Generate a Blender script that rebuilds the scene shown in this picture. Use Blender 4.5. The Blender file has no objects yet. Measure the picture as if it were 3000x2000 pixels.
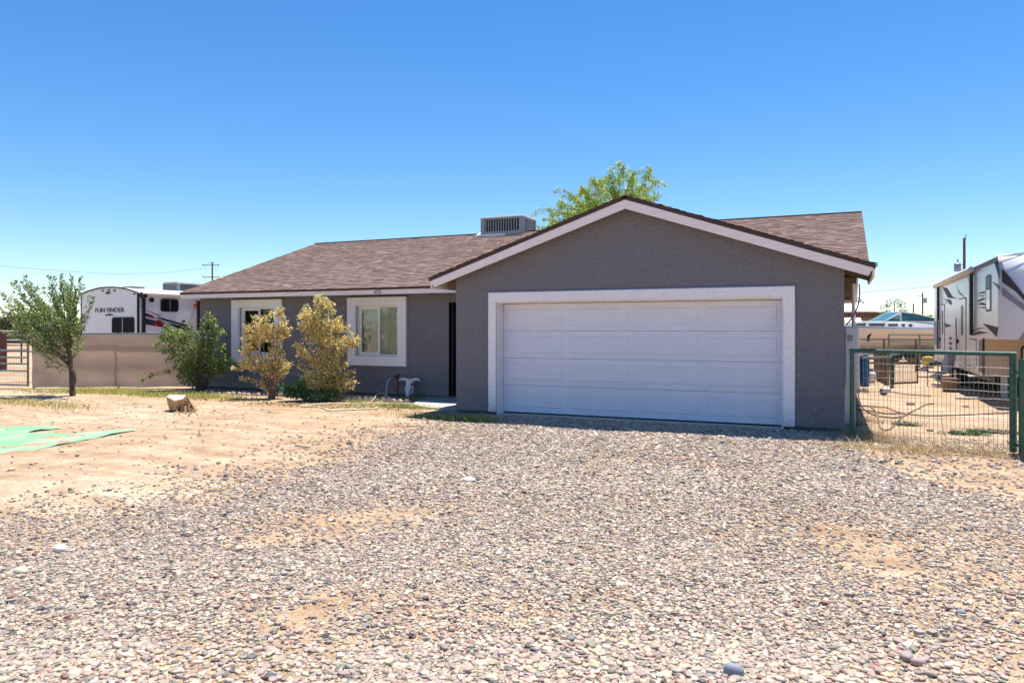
import bpy, math, random
import numpy as np
from mathutils import Vector, Matrix

R = math.radians
sc = bpy.context.scene
COL = sc.collection

# ------------------------------------------------------------------ camera
TH = R(23.9); FPX = 2164.0; HZ = 963.0; CAMH = 1.6
cam = bpy.data.cameras.new('camera')
cam.sensor_width = 36.0
cam.lens = FPX / 3000 * 36
cam.shift_y = -37.0 / 3000
cam.clip_start = 0.05; cam.clip_end = 6000
camo = bpy.data.objects.new('camera', cam)
camo.location = (0, 0, CAMH); camo.rotation_euler = (R(90), 0, TH)
COL.objects.link(camo); sc.camera = camo

# ------------------------------------------------------------------ sky and sun
SUN = Vector((0.03, 0.275, 1.0)).normalized()          # direction towards the sun
w = bpy.data.worlds.new('World'); sc.world = w; w.use_nodes = True
wn = w.node_tree.nodes; wl = w.node_tree.links
sky = wn.new('ShaderNodeTexSky'); sky.sky_type = 'NISHITA'; sky.sun_disc = False
sky.sun_elevation = math.asin(SUN.z); sky.sun_rotation = math.atan2(SUN.x, SUN.y)
sky.altitude = 400; sky.air_density = 1.0; sky.dust_density = 0.0; sky.ozone_density = 4.0
hs = wn.new('ShaderNodeHueSaturation'); hs.inputs['Hue'].default_value = 0.503; hs.inputs['Saturation'].default_value = 1.27   # deep, clear desert blue, the whole sky alike
wl.new(sky.outputs[0], hs.inputs['Color']); wl.new(hs.outputs[0], wn['Background'].inputs[0]); wn['Background'].inputs[1].default_value = 0.106
sl = bpy.data.lights.new('sun', 'SUN'); sl.energy = 5.0; sl.angle = R(0.55); sl.color = (1.0, 0.95, 0.87)
so = bpy.data.objects.new('sun', sl); so.rotation_euler = SUN.to_track_quat('Z', 'Y').to_euler(); so.location = (0, 10, 30)
COL.objects.link(so)
sc.view_settings.view_transform = 'Standard'; sc.view_settings.look = 'None'
sc.view_settings.exposure = 0.7; sc.view_settings.gamma = 1.0
sc.cycles.max_bounces = 8; sc.cycles.transparent_max_bounces = 12
try: sc.cycles.use_denoising = True
except Exception: pass

# ------------------------------------------------------------------ photo pixel -> place
CS, SN = math.cos(TH), math.sin(TH)
def ray(px, py):
    u = (px - 1500) / FPX
    return Vector((-SN + u * CS, CS + u * SN, (HZ - py) / FPX))
def at_t(px, py, t): return Vector((0, 0, CAMH)) + ray(px, py) * t
def gp(px, py, z=0.0): r = ray(px, py); return at_t(px, py, (z - CAMH) / r.z)
def at_y(px, py, Y): return at_t(px, py, Y / ray(px, py).y)
def at_x(px, py, X): return at_t(px, py, X / ray(px, py).x)
def on_plane(px, py, p0, n):
    r = ray(px, py); o = Vector((0, 0, CAMH)); n = Vector(n)
    return o + r * ((Vector(p0) - o).dot(n) / r.dot(n))
def to_px(x, y, z=0.0):                                 # arrays: place -> photo pixel
    f = -SN * x + CS * y; s = CS * x + SN * y
    f = np.maximum(f, 1e-3)
    return 1500 + FPX * s / f, HZ - FPX * (z - CAMH) / f, f
def gz(x, y):                                           # gentle unevenness of the yard
    fx = np.clip((np.asarray(y, float) - 10.0) / 2.0, 0, 1); k = 0.02 * (1 - fx) + 0.004
    return k * (np.sin(0.9 * x + 0.4 * y) + 0.7 * np.sin(1.7 * y - 0.6 * x + 1.3) + 0.5 * np.sin(2.3 * x + 1.1 * y + 0.5)) - 0.015 * (1 - fx)
def G(px, py, dz=0.0):
    p = gp(px, py); p.z = float(gz(p.x, p.y)) + dz; return p

# ------------------------------------------------------------------ materials
def new_mat(name):
    m = bpy.data.materials.new(name); m.use_nodes = True
    nt = m.node_tree; return m, nt, nt.nodes, nt.links, nt.nodes['Principled BSDF']
def M(name, col, rough=0.6, metal=0.0, var=0.12, vs=4.0, col2=None, bump=0.0, bs=60.0, spec=0.5, attr=False, objcol=False, detail=6.0, dist=0.01, stretch=None):
    m, nt, n, l, b = new_mat(name)
    b.inputs['Roughness'].default_value = rough; b.inputs['Metallic'].default_value = metal
    b.inputs['Specular IOR Level'].default_value = spec
    tc = n.new('ShaderNodeTexCoord'); src = tc.outputs['Object']
    if stretch:
        mp = n.new('ShaderNodeMapping'); mp.inputs['Scale'].default_value = stretch; l.new(src, mp.inputs[0]); src = mp.outputs[0]
    nz = n.new('ShaderNodeTexNoise'); nz.inputs['Scale'].default_value = vs; nz.inputs['Detail'].default_value = detail
    nz.inputs['Roughness'].default_value = 0.65
    l.new(src, nz.inputs['Vector'])
    rp = n.new('ShaderNodeValToRGB'); rp.color_ramp.elements[0].position = 0.32; rp.color_ramp.elements[1].position = 0.68
    c = Vector(col)
    lo = c * (1 - var); hi = Vector(col2) if col2 else c * (1 + var)
    rp.color_ramp.elements[0].color = (*lo, 1); rp.color_ramp.elements[1].color = (*hi, 1)
    l.new(nz.outputs[0], rp.inputs[0]); out = rp.outputs[0]
    if attr or objcol:
        a = n.new('ShaderNodeAttribute' if attr else 'ShaderNodeObjectInfo')
        if attr: a.attribute_name = 'Col'
        mx = n.new('ShaderNodeMix'); mx.data_type = 'RGBA'; mx.blend_type = 'MULTIPLY'; mx.inputs[0].default_value = 1.0
        l.new(a.outputs['Color'], mx.inputs[6]); l.new(out, mx.inputs[7]); out = mx.outputs[2]
    l.new(out, b.inputs['Base Color'])
    if bump:
        nb = n.new('ShaderNodeTexNoise'); nb.inputs['Scale'].default_value = bs; nb.inputs['Detail'].default_value = 5
        l.new(src, nb.inputs['Vector'])
        bp = n.new('ShaderNodeBump'); bp.inputs['Strength'].default_value = bump; bp.inputs['Distance'].default_value = dist
        l.new(nb.outputs[0], bp.inputs['Height']); l.new(bp.outputs[0], b.inputs['Normal'])
    return m
def leaf_mat(name, trans=0.45, rough=0.5):
    m, nt, n, l, b = new_mat(name)
    a = n.new('ShaderNodeAttribute'); a.attribute_name = 'Col'
    l.new(a.outputs['Color'], b.inputs['Base Color']); b.inputs['Roughness'].default_value = rough
    b.inputs['Specular IOR Level'].default_value = 0.35
    t = n.new('ShaderNodeBsdfTranslucent')
    g = n.new('ShaderNodeGamma'); g.inputs[1].default_value = 0.85
    l.new(a.outputs['Color'], g.inputs[0]); l.new(g.outputs[0], t.inputs[0])
    mx = n.new('ShaderNodeMixShader'); mx.inputs[0].default_value = trans
    l.new(b.outputs[0], mx.inputs[1]); l.new(t.outputs[0], mx.inputs[2]); l.new(mx.outputs[0], n['Material Output'].inputs[0])
    return m
def glass_mat(name, tint=(0.8, 0.85, 0.82), base=0.12):
    m, nt, n, l, b = new_mat(name)
    gl = n.new('ShaderNodeBsdfGlossy'); gl.inputs['Roughness'].default_value = 0.02; gl.inputs[0].default_value = (0.9, 0.93, 0.95, 1)
    tr = n.new('ShaderNodeBsdfTransparent'); tr.inputs[0].default_value = (*tint, 1)
    fr = n.new('ShaderNodeFresnel'); fr.inputs[0].default_value = 1.5
    ad = n.new('ShaderNodeMath'); ad.operation = 'ADD'; ad.inputs[1].default_value = base; l.new(fr.outputs[0], ad.inputs[0])
    mx = n.new('ShaderNodeMixShader'); l.new(ad.outputs[0], mx.inputs[0]); l.new(tr.outputs[0], mx.inputs[1]); l.new(gl.outputs[0], mx.inputs[2])
    l.new(mx.outputs[0], n['Material Output'].inputs[0]); return m
def cloth_mat(name, col, trans=0.35, var=0.15, vs=3.0, stretch=None):
    m, nt, n, l, b = new_mat(name)
    tc = n.new('ShaderNodeTexCoord'); mp = n.new('ShaderNodeMapping'); l.new(tc.outputs['Object'], mp.inputs[0])
    if stretch: mp.inputs['Scale'].default_value = stretch
    nz = n.new('ShaderNodeTexNoise'); nz.inputs['Scale'].default_value = vs; nz.inputs['Detail'].default_value = 5; l.new(mp.outputs[0], nz.inputs['Vector'])
    rp = n.new('ShaderNodeValToRGB'); c = Vector(col)
    rp.color_ramp.elements[0].position = 0.3; rp.color_ramp.elements[1].position = 0.7
    rp.color_ramp.elements[0].color = (*(c * (1 - var)), 1); rp.color_ramp.elements[1].color = (*(c * (1 + var)), 1)
    l.new(nz.outputs[0], rp.inputs[0]); l.new(rp.outputs[0], b.inputs['Base Color']); b.inputs['Roughness'].default_value = 0.8
    t = n.new('ShaderNodeBsdfTranslucent'); l.new(rp.outputs[0], t.inputs[0])
    mx = n.new('ShaderNodeMixShader'); mx.inputs[0].default_value = trans
    l.new(b.outputs[0], mx.inputs[1]); l.new(t.outputs[0], mx.inputs[2]); l.new(mx.outputs[0], n['Material Output'].inputs[0]); return m

MT = {}
MT['stucco'] = M('grey_stucco', (0.192, 0.185, 0.206), 0.9, var=0.13, vs=16.0, bump=1.0, bs=30, spec=0.2, dist=0.03, detail=12)
MT['trim'] = M('pale_stucco_trim', (0.82, 0.795, 0.83), 0.85, var=0.10, vs=22, bump=0.4, bs=34, spec=0.2, dist=0.012)
MT['fascia'] = M('painted_fascia', (0.80, 0.73, 0.73), 0.7, var=0.08, vs=9, bump=0.15, bs=40, stretch=(0.3, 0.3, 3))
MT['door'] = M('garage_door_paint', (0.69, 0.70, 0.79), 0.55, var=0.05, vs=2.0, bump=0.15, bs=160, dist=0.002)
MT['vinyl'] = M('white_vinyl', (0.78, 0.78, 0.76), 0.4, var=0.03)
MT['drip'] = M('brown_drip_edge', (0.055, 0.03, 0.027), 0.7, var=0.2, vs=12)
MT['deck'] = M('roof_underside', (0.10, 0.075, 0.06), 0.8, var=0.2, vs=6)
MT['shingle'] = M('brown_shingle', (1, 1, 1), 0.92, var=0.14, vs=70, attr=True, spec=0.2, bump=0.5, bs=220, dist=0.004)
MT['concrete'] = M('concrete', (0.46, 0.43, 0.38), 0.9, var=0.12, vs=7, bump=0.3, bs=90)
MT['foundation'] = M('foundation', (0.10, 0.095, 0.095), 0.9, var=0.3, vs=9)
MT['black'] = M('black_paint', (0.012, 0.012, 0.013), 0.45, var=0.2)
MT['door_entryshade'] = M('dark_door_and_entry_shade', (0.03, 0.027, 0.025), 0.6, var=0.2)  # dark door tone, also used to paint shade onto the recess walls
MT['inner'] = M('interior_plaster', (0.30, 0.27, 0.23), 0.9, var=0.05)
MT['glass'] = glass_mat('window_glass', tint=(0.95, 0.97, 0.95), base=0.01)
MT['darkglass'] = M('dark_tinted_glass', (0.014, 0.015, 0.018), 0.3, var=0.1, spec=0.05)
MT['tealglass'] = M('teal_boat_glass', (0.06, 0.17, 0.17), 0.08, var=0.3, vs=2)
MT['curtain'] = cloth_mat('reflection_tinted_curtain', (0.72, 0.74, 0.64), 0.25, 0.1)  # curtain whose green-grey tint stands in for trees reflected in the pane
MT['greycurtain'] = cloth_mat('grey_curtain', (0.50, 0.50, 0.50), 0.2, 0.1)
MT['blind'] = M('brown_blind', (0.26, 0.20, 0.14), 0.7)
MT['acmetal'] = M('galvanised_casing', (0.27, 0.285, 0.30), 0.5, metal=0.2, var=0.1, vs=5)
MT['acbar'] = M('grille_bar', (0.42, 0.43, 0.44), 0.45, metal=0.3)
MT['coil'] = M('dark_coil', (0.035, 0.035, 0.04), 0.7, var=0.4, vs=25)
MT['flash'] = M('white_flashing', (0.78, 0.78, 0.76), 0.5, var=0.05)
MT['wood'] = M('weathered_wood', (0.20, 0.14, 0.095), 0.85, var=0.35, vs=8, bump=0.4, bs=40, stretch=(3, 3, 0.4))
MT['pole'] = M('utility_pole_wood', (0.13, 0.085, 0.06), 0.85, var=0.3, vs=3)
MT['postbrown'] = M('red_brown_post', (0.10, 0.04, 0.03), 0.8, var=0.3, vs=8)
MT['bark'] = M('bark', (0.10, 0.065, 0.05), 0.9, var=0.35, vs=18, bump=0.6, bs=50)
MT['twig'] = M('dry_twig', (0.22, 0.15, 0.10), 0.9, var=0.3, vs=20)
MT['greenpaint'] = M('worn_green_paint', (0.018, 0.085, 0.055), 0.45, var=0.3, vs=14, col2=(0.03, 0.12, 0.08), bump=0.1)
MT['teal'] = M('grey_green_pipe', (0.14, 0.20, 0.18), 0.45, var=0.25, vs=9)
MT['wire'] = M('galvanised_wire', (0.33, 0.32, 0.30), 0.4, metal=0.5, var=0.25, vs=30)
MT['rustwire'] = M('rusty_wire', (0.16, 0.09, 0.06), 0.7, var=0.3, vs=30)
MT['screen'] = cloth_mat('tan_screen_cloth', (0.47, 0.36, 0.285), 0.30, 0.16, 1.1, (0.6, 0.6, 2.4))
MT['rv'] = M('rv_white', (0.80, 0.80, 0.83), 0.25, var=0.02, vs=1.5)
MT['rvgrey'] = M('rv_grey_decal', (0.075, 0.074, 0.088), 0.6, spec=0.15, var=0.1)
MT['rvlilac'] = M('rv_pale_decal', (0.32, 0.30, 0.35), 0.6, spec=0.15, var=0.08)
MT['rvdark'] = M('rv_dark_decal', (0.035, 0.036, 0.045), 0.6, spec=0.15, var=0.1)
MT['rvred'] = M('rv_red_decal', (0.30, 0.008, 0.018), 0.6, spec=0.15, var=0.1)
MT['rvbeige'] = M('rv_beige_panel', (0.58, 0.44, 0.33), 0.45, var=0.05)
MT['rvroof'] = M('rv_roof_membrane', (0.75, 0.73, 0.68), 0.6, var=0.05)
MT['amber'] = M('amber_lens', (0.7, 0.14, 0.02), 0.3)
MT['redlens'] = M('red_lens', (0.18, 0.02, 0.02), 0.3)
MT['rubber'] = M('rubber', (0.02, 0.02, 0.02), 0.8)
MT['steel'] = M('steel', (0.40, 0.40, 0.41), 0.4, metal=0.6)
MT['bluep'] = M('blue_plastic', (0.01, 0.11, 0.33), 0.4, var=0.15)
MT['boat'] = M('boat_gelcoat', (0.74, 0.73, 0.70), 0.25, var=0.03)
MT['boatcream'] = M('boat_cream_hull', (0.70, 0.59, 0.48), 0.3, var=0.05)
MT['tub'] = M('brown_plastic_tub', (0.22, 0.13, 0.10), 0.6, var=0.1)
MT['bone'] = M('bleached_bone', (0.72, 0.70, 0.68), 0.75, var=0.12, vs=18, bump=0.3, bs=60)
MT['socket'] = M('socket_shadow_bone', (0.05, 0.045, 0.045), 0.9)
MT['hose'] = M('tan_hose', (0.66, 0.56, 0.36), 0.5, var=0.15, vs=20)
MT['whitehose'] = M('pale_hose', (0.52, 0.54, 0.58), 0.45, var=0.1)
MT['orange'] = M('orange_red_plastic', (0.42, 0.07, 0.025), 0.5)
MT['brick'] = M('edging_block', (0.60, 0.46, 0.36), 0.9, var=0.2, vs=12, bump=0.4, bs=60, objcol=True)
MT['logend'] = M('cut_wood_face', (0.42, 0.24, 0.09), 0.85, var=0.3, vs=10, col2=(0.6, 0.38, 0.18))
MT['loggrey'] = M('sun_bleached_wood', (0.52, 0.46, 0.40), 0.85, var=0.25, vs=12, bump=0.5, bs=30, stretch=(1, 6, 1))
MT['logdark'] = M('splintered_bark', (0.16, 0.09, 0.055), 0.95, var=0.5, vs=22, bump=0.8, bs=40, dist=0.03)
MT['tarp'] = cloth_mat('green_netting', (0.25, 0.45, 0.265), 0.1, 0.25, 1.6)
_e = [n_ for n_ in MT['tarp'].node_tree.nodes if n_.type == 'VALTORGB'][0].color_ramp
_e.elements[0].color = (0.21, 0.44, 0.24, 1); _e.elements[1].color = (0.44, 0.50, 0.34, 1); _e.elements[0].position = 0.46; _e.elements[1].position = 0.72
def soil_splash(m):
    nt = m.node_tree; n, l = nt.nodes, nt.links; b = n['Principled BSDF']; old = b.inputs['Base Color'].links[0].from_socket
    tc = n.new('ShaderNodeTexCoord'); sp_ = n.new('ShaderNodeSeparateXYZ'); l.new(tc.outputs['Object'], sp_.inputs[0])
    mr = n.new('ShaderNodeMapRange'); mr.inputs['From Min'].default_value = 0.05; mr.inputs['From Max'].default_value = 0.55; mr.inputs['To Min'].default_value = 0.34; mr.inputs['To Max'].default_value = -0.25
    l.new(sp_.outputs['Z'], mr.inputs['Value'])
    nz = n.new('ShaderNodeTexNoise'); nz.inputs['Scale'].default_value = 7; nz.inputs['Detail'].default_value = 8; nz.inputs['Roughness'].default_value = 0.7; l.new(tc.outputs['Object'], nz.inputs['Vector'])
    ad = n.new('ShaderNodeMath'); ad.operation = 'ADD'; l.new(nz.outputs[0], ad.inputs[0]); l.new(mr.outputs[0], ad.inputs[1])
    rp = n.new('ShaderNodeValToRGB'); rp.color_ramp.elements[0].position = 0.55; rp.color_ramp.elements[1].position = 0.95; rp.color_ramp.elements[1].color = (0.5, 0.5, 0.5, 1); l.new(ad.outputs[0], rp.inputs[0])
    mx = n.new('ShaderNodeMix'); mx.data_type = 'RGBA'; l.new(rp.outputs[0], mx.inputs[0]); l.new(old, mx.inputs[6]); mx.inputs[7].default_value = (0.40, 0.31, 0.22, 1); l.new(mx.outputs[2], b.inputs['Base Color'])
soil_splash(MT['stucco']); soil_splash(MT['trim'])
MT['leaf'] = leaf_mat('leaf', 0.5)
MT['dryleaf'] = leaf_mat('dry_leaf', 0.5, 0.6)
MT['grassm'] = leaf_mat('grass_blade', 0.4, 0.6)
MT['pebble'] = M('pebble', (1, 1, 1), 0.62, var=0.14, vs=45, attr=True, spec=0.4)
MT['pebble1'] = M('loose_pebble', (1, 1, 1), 0.62, var=0.14, vs=45, objcol=True, spec=0.4)
MT['barn'] = M('distant_barn', (0.16, 0.15, 0.15), 0.8)
MT['olive'] = M('olive_wall', (0.22, 0.23, 0.10), 0.8, var=0.15)
MT['whiteroof'] = M('white_metal_roof', (0.78, 0.76, 0.74), 0.4)
MT['brownbeam'] = M('brown_beam', (0.13, 0.055, 0.05), 0.7)
MT['cable'] = M('dark_cable', (0.05, 0.043, 0.042), 0.6)
MT['cabinet'] = M('cabinet_paint', (0.60, 0.61, 0.66), 0.45, var=0.05, vs=4)
MT['yellow'] = M('yellow_plastic', (0.62, 0.42, 0.03), 0.5)

def soil_mat():
    m, nt, n, l, b = new_mat('sandy_soil')
    tc = n.new('ShaderNodeTexCoord')
    def noise(s, d, r=0.6, st=None):
        src = tc.outputs['Object']
        if st:
            mp = n.new('ShaderNodeMapping'); mp.inputs['Scale'].default_value = st; l.new(src, mp.inputs[0]); src = mp.outputs[0]
        z = n.new('ShaderNodeTexNoise'); z.inputs['Scale'].default_value = s; z.inputs['Detail'].default_value = d; z.inputs['Roughness'].default_value = r
        l.new(src, z.inputs['Vector']); return z.outputs[0]
    def ramp(src, p0, c0, p1, c1):
        r = n.new('ShaderNodeValToRGB'); e = r.color_ramp.elements
        e[0].position = p0; e[0].color = (*c0, 1); e[1].position = p1; e[1].color = (*c1, 1); l.new(src, r.inputs[0]); return r.outputs[0]
    def mix(a, bb, f, mode='MIX'):
        x = n.new('ShaderNodeMix'); x.data_type = 'RGBA'; x.blend_type = mode
        if isinstance(f, float): x.inputs[0].default_value = f
        else: l.new(f, x.inputs[0])
        l.new(a, x.inputs[6]); l.new(bb, x.inputs[7]); return x.outputs[2]
    big = ramp(noise(0.35, 6), 0.36, (0.51, 0.35, 0.22), 0.66, (0.62, 0.49, 0.35))
    mid = ramp(noise(3.1, 8, 0.7), 0.34, (0.72, 0.68, 0.64), 0.62, (1.05, 1.05, 1.05))
    fine = ramp(noise(34, 5, 0.75), 0.36, (0.66, 0.63, 0.6), 0.56, (1.04, 1.04, 1.04))
    tracks = ramp(noise(1.6, 5, 0.6, (0.35, 1.6, 1)), 0.42, (0.84, 0.80, 0.76), 0.56, (1.03, 1.03, 1.03))
    c = mix(big, mid, 1.0, 'MULTIPLY'); c = mix(c, fine, 1.0, 'MULTIPLY'); c = mix(c, tracks, 1.0, 'MULTIPLY')
    l.new(c, b.inputs['Base Color']); b.inputs['Roughness'].default_value = 0.95; b.inputs['Specular IOR Level'].default_value = 0.15
    ad = n.new('ShaderNodeMath'); ad.operation = 'MULTIPLY_ADD'; ad.inputs[1].default_value = 0.35
    l.new(noise(40, 6, 0.7), ad.inputs[0]); l.new(noise(6, 6, 0.6), ad.inputs[2])
    bp = n.new('ShaderNodeBump'); bp.inputs['Strength'].default_value = 0.8; bp.inputs['Distance'].default_value = 0.05
    l.new(ad.outputs[0], bp.inputs['Height']); l.new(bp.outputs[0], b.inputs['Normal'])
    return m
MT['soil'] = soil_mat()

# ------------------------------------------------------------------ builders
def tag(o, label=None, cat=None, group=None, kind=None):
    if label: o['label'] = label
    if cat: o['category'] = cat
    if group: o['group'] = group
    if kind: o['kind'] = kind
    return o
def thing(name, label, cat, loc=(0, 0, 0), rz=0.0, group=None):
    o = bpy.data.objects.new(name, None); o.empty_display_size = 0.3
    o.location = loc; o.rotation_euler = (0, 0, rz); COL.objects.link(o)
    return tag(o, label, cat, group)
def link(name, me, mat, parent=None, world=False):
    o = bpy.data.objects.new(name, me); COL.objects.link(o)
    if mat and not me.materials: me.materials.append(MT[mat] if isinstance(mat, str) else mat)
    if parent:
        o.parent = parent
        if world and parent.type == 'EMPTY':
            o.matrix_parent_inverse = (Matrix.Translation(parent.location) @ Matrix.Rotation(parent.rotation_euler.z, 4, 'Z')).inverted()
    return o
class MB:
    def __init__(s): s.v = []; s.f = []; s.smooth = False
    def add(s, vs, fs):
        k = len(s.v); s.v += [tuple(p) for p in vs]; s.f += [tuple(i + k for i in f) for f in fs]; return s
    def box(s, x0, x1, y0, y1, z0, z1):
        return s.add([(x0, y0, z0), (x1, y0, z0), (x1, y1, z0), (x0, y1, z0), (x0, y0, z1), (x1, y0, z1), (x1, y1, z1), (x0, y1, z1)],
                     [(0, 3, 2, 1), (4, 5, 6, 7), (0, 1, 5, 4), (1, 2, 6, 5), (2, 3, 7, 6), (3, 0, 4, 7)])
    def prism(s, poly, ext):                            # 3-D polygon pushed along a vector
        a = [Vector(p) for p in poly]; e = Vector(ext); n = len(a)
        return s.add(a + [p + e for p in a], [tuple(range(n))[::-1], tuple(range(n, 2 * n))] + [(i, (i + 1) % n, (i + 1) % n + n, i + n) for i in range(n)])
    def bar(s, a, b, w, h, up=(0, 0, 1)):               # rectangular bar between two points
        a, b = Vector(a), Vector(b); d = (b - a).normalized(); u = Vector(up)
        x = d.cross(u)
        if x.length < 1e-4: x = d.cross(Vector((1, 0, 0)))
        x.normalize(); y = x.cross(d)
        q = [x * sx * w / 2 + y * sy * h / 2 for sx, sy in ((-1, -1), (1, -1), (1, 1), (-1, 1))]
        return s.prism([a + k for k in q], b - a)
    def tube(s, pts, r, n=6, caps=True):
        P = [Vector(p) for p in pts]; m = len(P)
        rr = r if isinstance(r, (list, tuple)) else [r] * m
        prev = None; base = len(s.v)
        for i, p in enumerate(P):
            d = (P[min(i + 1, m - 1)] - P[max(i - 1, 0)]).normalized()
            if prev is None:
                x = d.cross(Vector((0, 0, 1)))
                if x.length < 1e-3: x = d.cross(Vector((1, 0, 0)))
            else: x = prev - d * prev.dot(d)
            x.normalize(); prev = x; y = d.cross(x)
            for k in range(n):
                a = 2 * math.pi * k / n; s.v.append(tuple(p + (x * math.cos(a) + y * math.sin(a)) * rr[i]))
        for i in range(m - 1):
            for k in range(n):
                a = base + i * n + k; b = base + i * n + (k + 1) % n; s.f.append((a, b, b + n, a + n))
        if caps:
            s.f.append(tuple(base + k for k in range(n))[::-1]); s.f.append(tuple(base + (m - 1) * n + k for k in range(n)))
        return s
    def lathe(s, prof, c=(0, 0, 0), n=24):              # profile of (radius, z)
        base = len(s.v)
        for r, z in prof:
            for k in range(n):
                a = 2 * math.pi * k / n; s.v.append((c[0] + r * math.cos(a), c[1] + r * math.sin(a), c[2] + z))
        for i in range(len(prof) - 1):
            for k in range(n):
                a = base + i * n + k; b = base + i * n + (k + 1) % n; s.f.append((a, b, b + n, a + n))
        s.f.append(tuple(base + k for k in range(n))[::-1]); s.f.append(tuple(base + (len(prof) - 1) * n + k for k in range(n)))
        return s
    def loft(s, rings, cap=True):
        base = len(s.v); n = len(rings[0])
        for r in rings: s.v += [tuple(p) for p in r]
        for i in range(len(rings) - 1):
            for k in range(n):
                a = base + i * n + k; b = base + i * n + (k + 1) % n; s.f.append((a, b, b + n, a + n))
        if cap:
            s.f.append(tuple(base + k for k in range(n))[::-1]); s.f.append(tuple(base + (len(rings) - 1) * n + k for k in range(n)))
        return s
    def mesh(s, name, bevel=0.0, smooth=False):
        me = bpy.data.meshes.new(name); me.from_pydata(s.v, [], s.f); me.update()
        import bmesh
        bm = bmesh.new(); bm.from_mesh(me)
        bmesh.ops.recalc_face_normals(bm, faces=bm.faces)
        if bevel:
            eds = [e for e in bm.edges if len(e.link_faces) == 2 and e.calc_face_angle(0) > 0.6]
            bmesh.ops.bevel(bm, geom=eds, offset=bevel, segments=1, affect='EDGES', clamp_overlap=True)
        bm.to_mesh(me); bm.free()
        if smooth:
            me.polygons.foreach_set('use_smooth', [True] * len(me.polygons)); me.set_sharp_from_angle(angle=R(50))
        return me
    def build(s, name, mat, parent=None, world=False, bevel=0.0, smooth=False, kind=None, label=None):
        o = link(name, s.mesh(name, bevel, smooth), mat, parent, world)
        return tag(o, label, kind=kind)
def np_mesh(name, V, F, C=None, smooth=False):
    me = bpy.data.meshes.new(name); V = np.asarray(V, np.float32); F = np.asarray(F, np.int32); k = F.shape[1]
    me.vertices.add(len(V)); me.vertices.foreach_set('co', V.ravel())
    me.loops.add(F.size); me.loops.foreach_set('vertex_index', F.ravel())
    me.polygons.add(len(F)); me.polygons.foreach_set('loop_start', np.arange(0, F.size, k, dtype=np.int32))
    me.polygons.foreach_set('loop_total', np.full(len(F), k, np.int32))
    if smooth: me.polygons.foreach_set('use_smooth', np.ones(len(F), bool) if smooth is True else np.arange(len(F)) < smooth)
    me.update(calc_edges=True)
    if C is not None:
        a = me.color_attributes.new('Col', 'FLOAT_COLOR', 'POINT')
        a.data.foreach_set('color', np.concatenate([C, np.ones((len(C), 1))], 1).astype(np.float32).ravel())
    return me
def text_mesh(name, body, size, extrude, mat, mtx, parent, sx=1.0, bold=0.0):
    cu = bpy.data.curves.new(name, 'FONT'); cu.body = body; cu.size = size; cu.extrude = extrude; cu.align_x = 'CENTER'; cu.align_y = 'CENTER'; cu.offset = bold
    t = bpy.data.objects.new(name + '_tmp', cu); COL.objects.link(t)
    me = bpy.data.meshes.new_from_object(t.evaluated_get(bpy.context.evaluated_depsgraph_get()))
    bpy.data.objects.remove(t); bpy.data.curves.remove(cu)
    me.transform(mtx @ Matrix.Diagonal((sx, 1, 1, 1))); me.name = name; me.materials.clear()
    return link(name, me, mat, parent, True)
def frame_mtx(o, x, y):                                  # text frame: origin, text direction, up
    x = Vector(x).normalized(); y = Vector(y).normalized(); z = x.cross(y)
    m = Matrix((x, y, z)).transposed().to_4x4(); m.translation = Vector(o); return m

# ------------------------------------------------------------------ leaves
def leaf_mesh(name, P, A, size, cols, rng, aspect=0.5, fold=0.15):
    N = len(P); A = A / (np.linalg.norm(A, axis=1, keepdims=True) + 1e-9)
    rnd = rng.normal(size=(N, 3)); S = np.cross(A, rnd); S /= (np.linalg.norm(S, axis=1, keepdims=True) + 1e-9)
    Nn = np.cross(A, S); L = size[:, None]; W = L * aspect
    mid = P + A * L * 0.45
    V = np.stack([P, mid + S * W / 2 + Nn * L * fold, P + A * L, mid - S * W / 2 + Nn * L * fold], 1).reshape(-1, 3)
    b = np.arange(N)[:, None] * 4
    F = np.concatenate([b + [0, 1, 2], b + [0, 2, 3]], 0)
    return np_mesh(name, V, F, np.repeat(cols, 4, 0))
def palette(rng, N, cols, wts, jit=0.2):
    w_ = np.array(wts, float); w_ /= w_.sum(); idx = rng.choice(len(cols), N, p=w_)
    c = np.array(cols, float)[idx]; return np.clip(c * (1 + rng.uniform(-jit, jit, (N, 1))) * (1 + rng.uniform(-0.06, 0.06, (N, 3))), 0, 1)
def bez(a, b, c, n):
    t = np.linspace(0, 1, n)[:, None]; a, b, c = (np.array(q, float) for q in (a, b, c))
    return (1 - t) ** 2 * a + 2 * t * (1 - t) * b + t * t * c

# ================================================================== GROUND
gx = np.concatenate([-np.geomspace(3000, 26, 26), np.linspace(-24, 8, 130), np.geomspace(9, 3000, 30)])
gy = np.concatenate([-np.geomspace(1500, 6, 20), np.linspace(-4, 20, 100), np.geomspace(21, 4000, 34)])
XX, YY = np.meshgrid(gx, gy); fade = np.clip(1.4 - np.hypot(XX + 6, YY - 9) / 30, 0, 1)
ZZ = gz(XX, YY) * np.where((XX > -40) & (XX < 20) & (YY < 30) & (YY > -12), np.clip(fade * 3, 0, 1), 0)
V = np.stack([XX.ravel(), YY.ravel(), ZZ.ravel()], 1); nx, ny = len(gx), len(gy)
ii = (np.arange(ny - 1)[:, None] * nx + np.arange(nx - 1)[None]).ravel()
ground = link('ground', np_mesh('ground', V, np.stack([ii, ii + 1, ii + nx + 1, ii + nx], 1), smooth=True), 'soil')
tag(ground, 'sandy tan dirt yard and driveway stretching to the horizon', 'ground', kind='structure')

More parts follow.
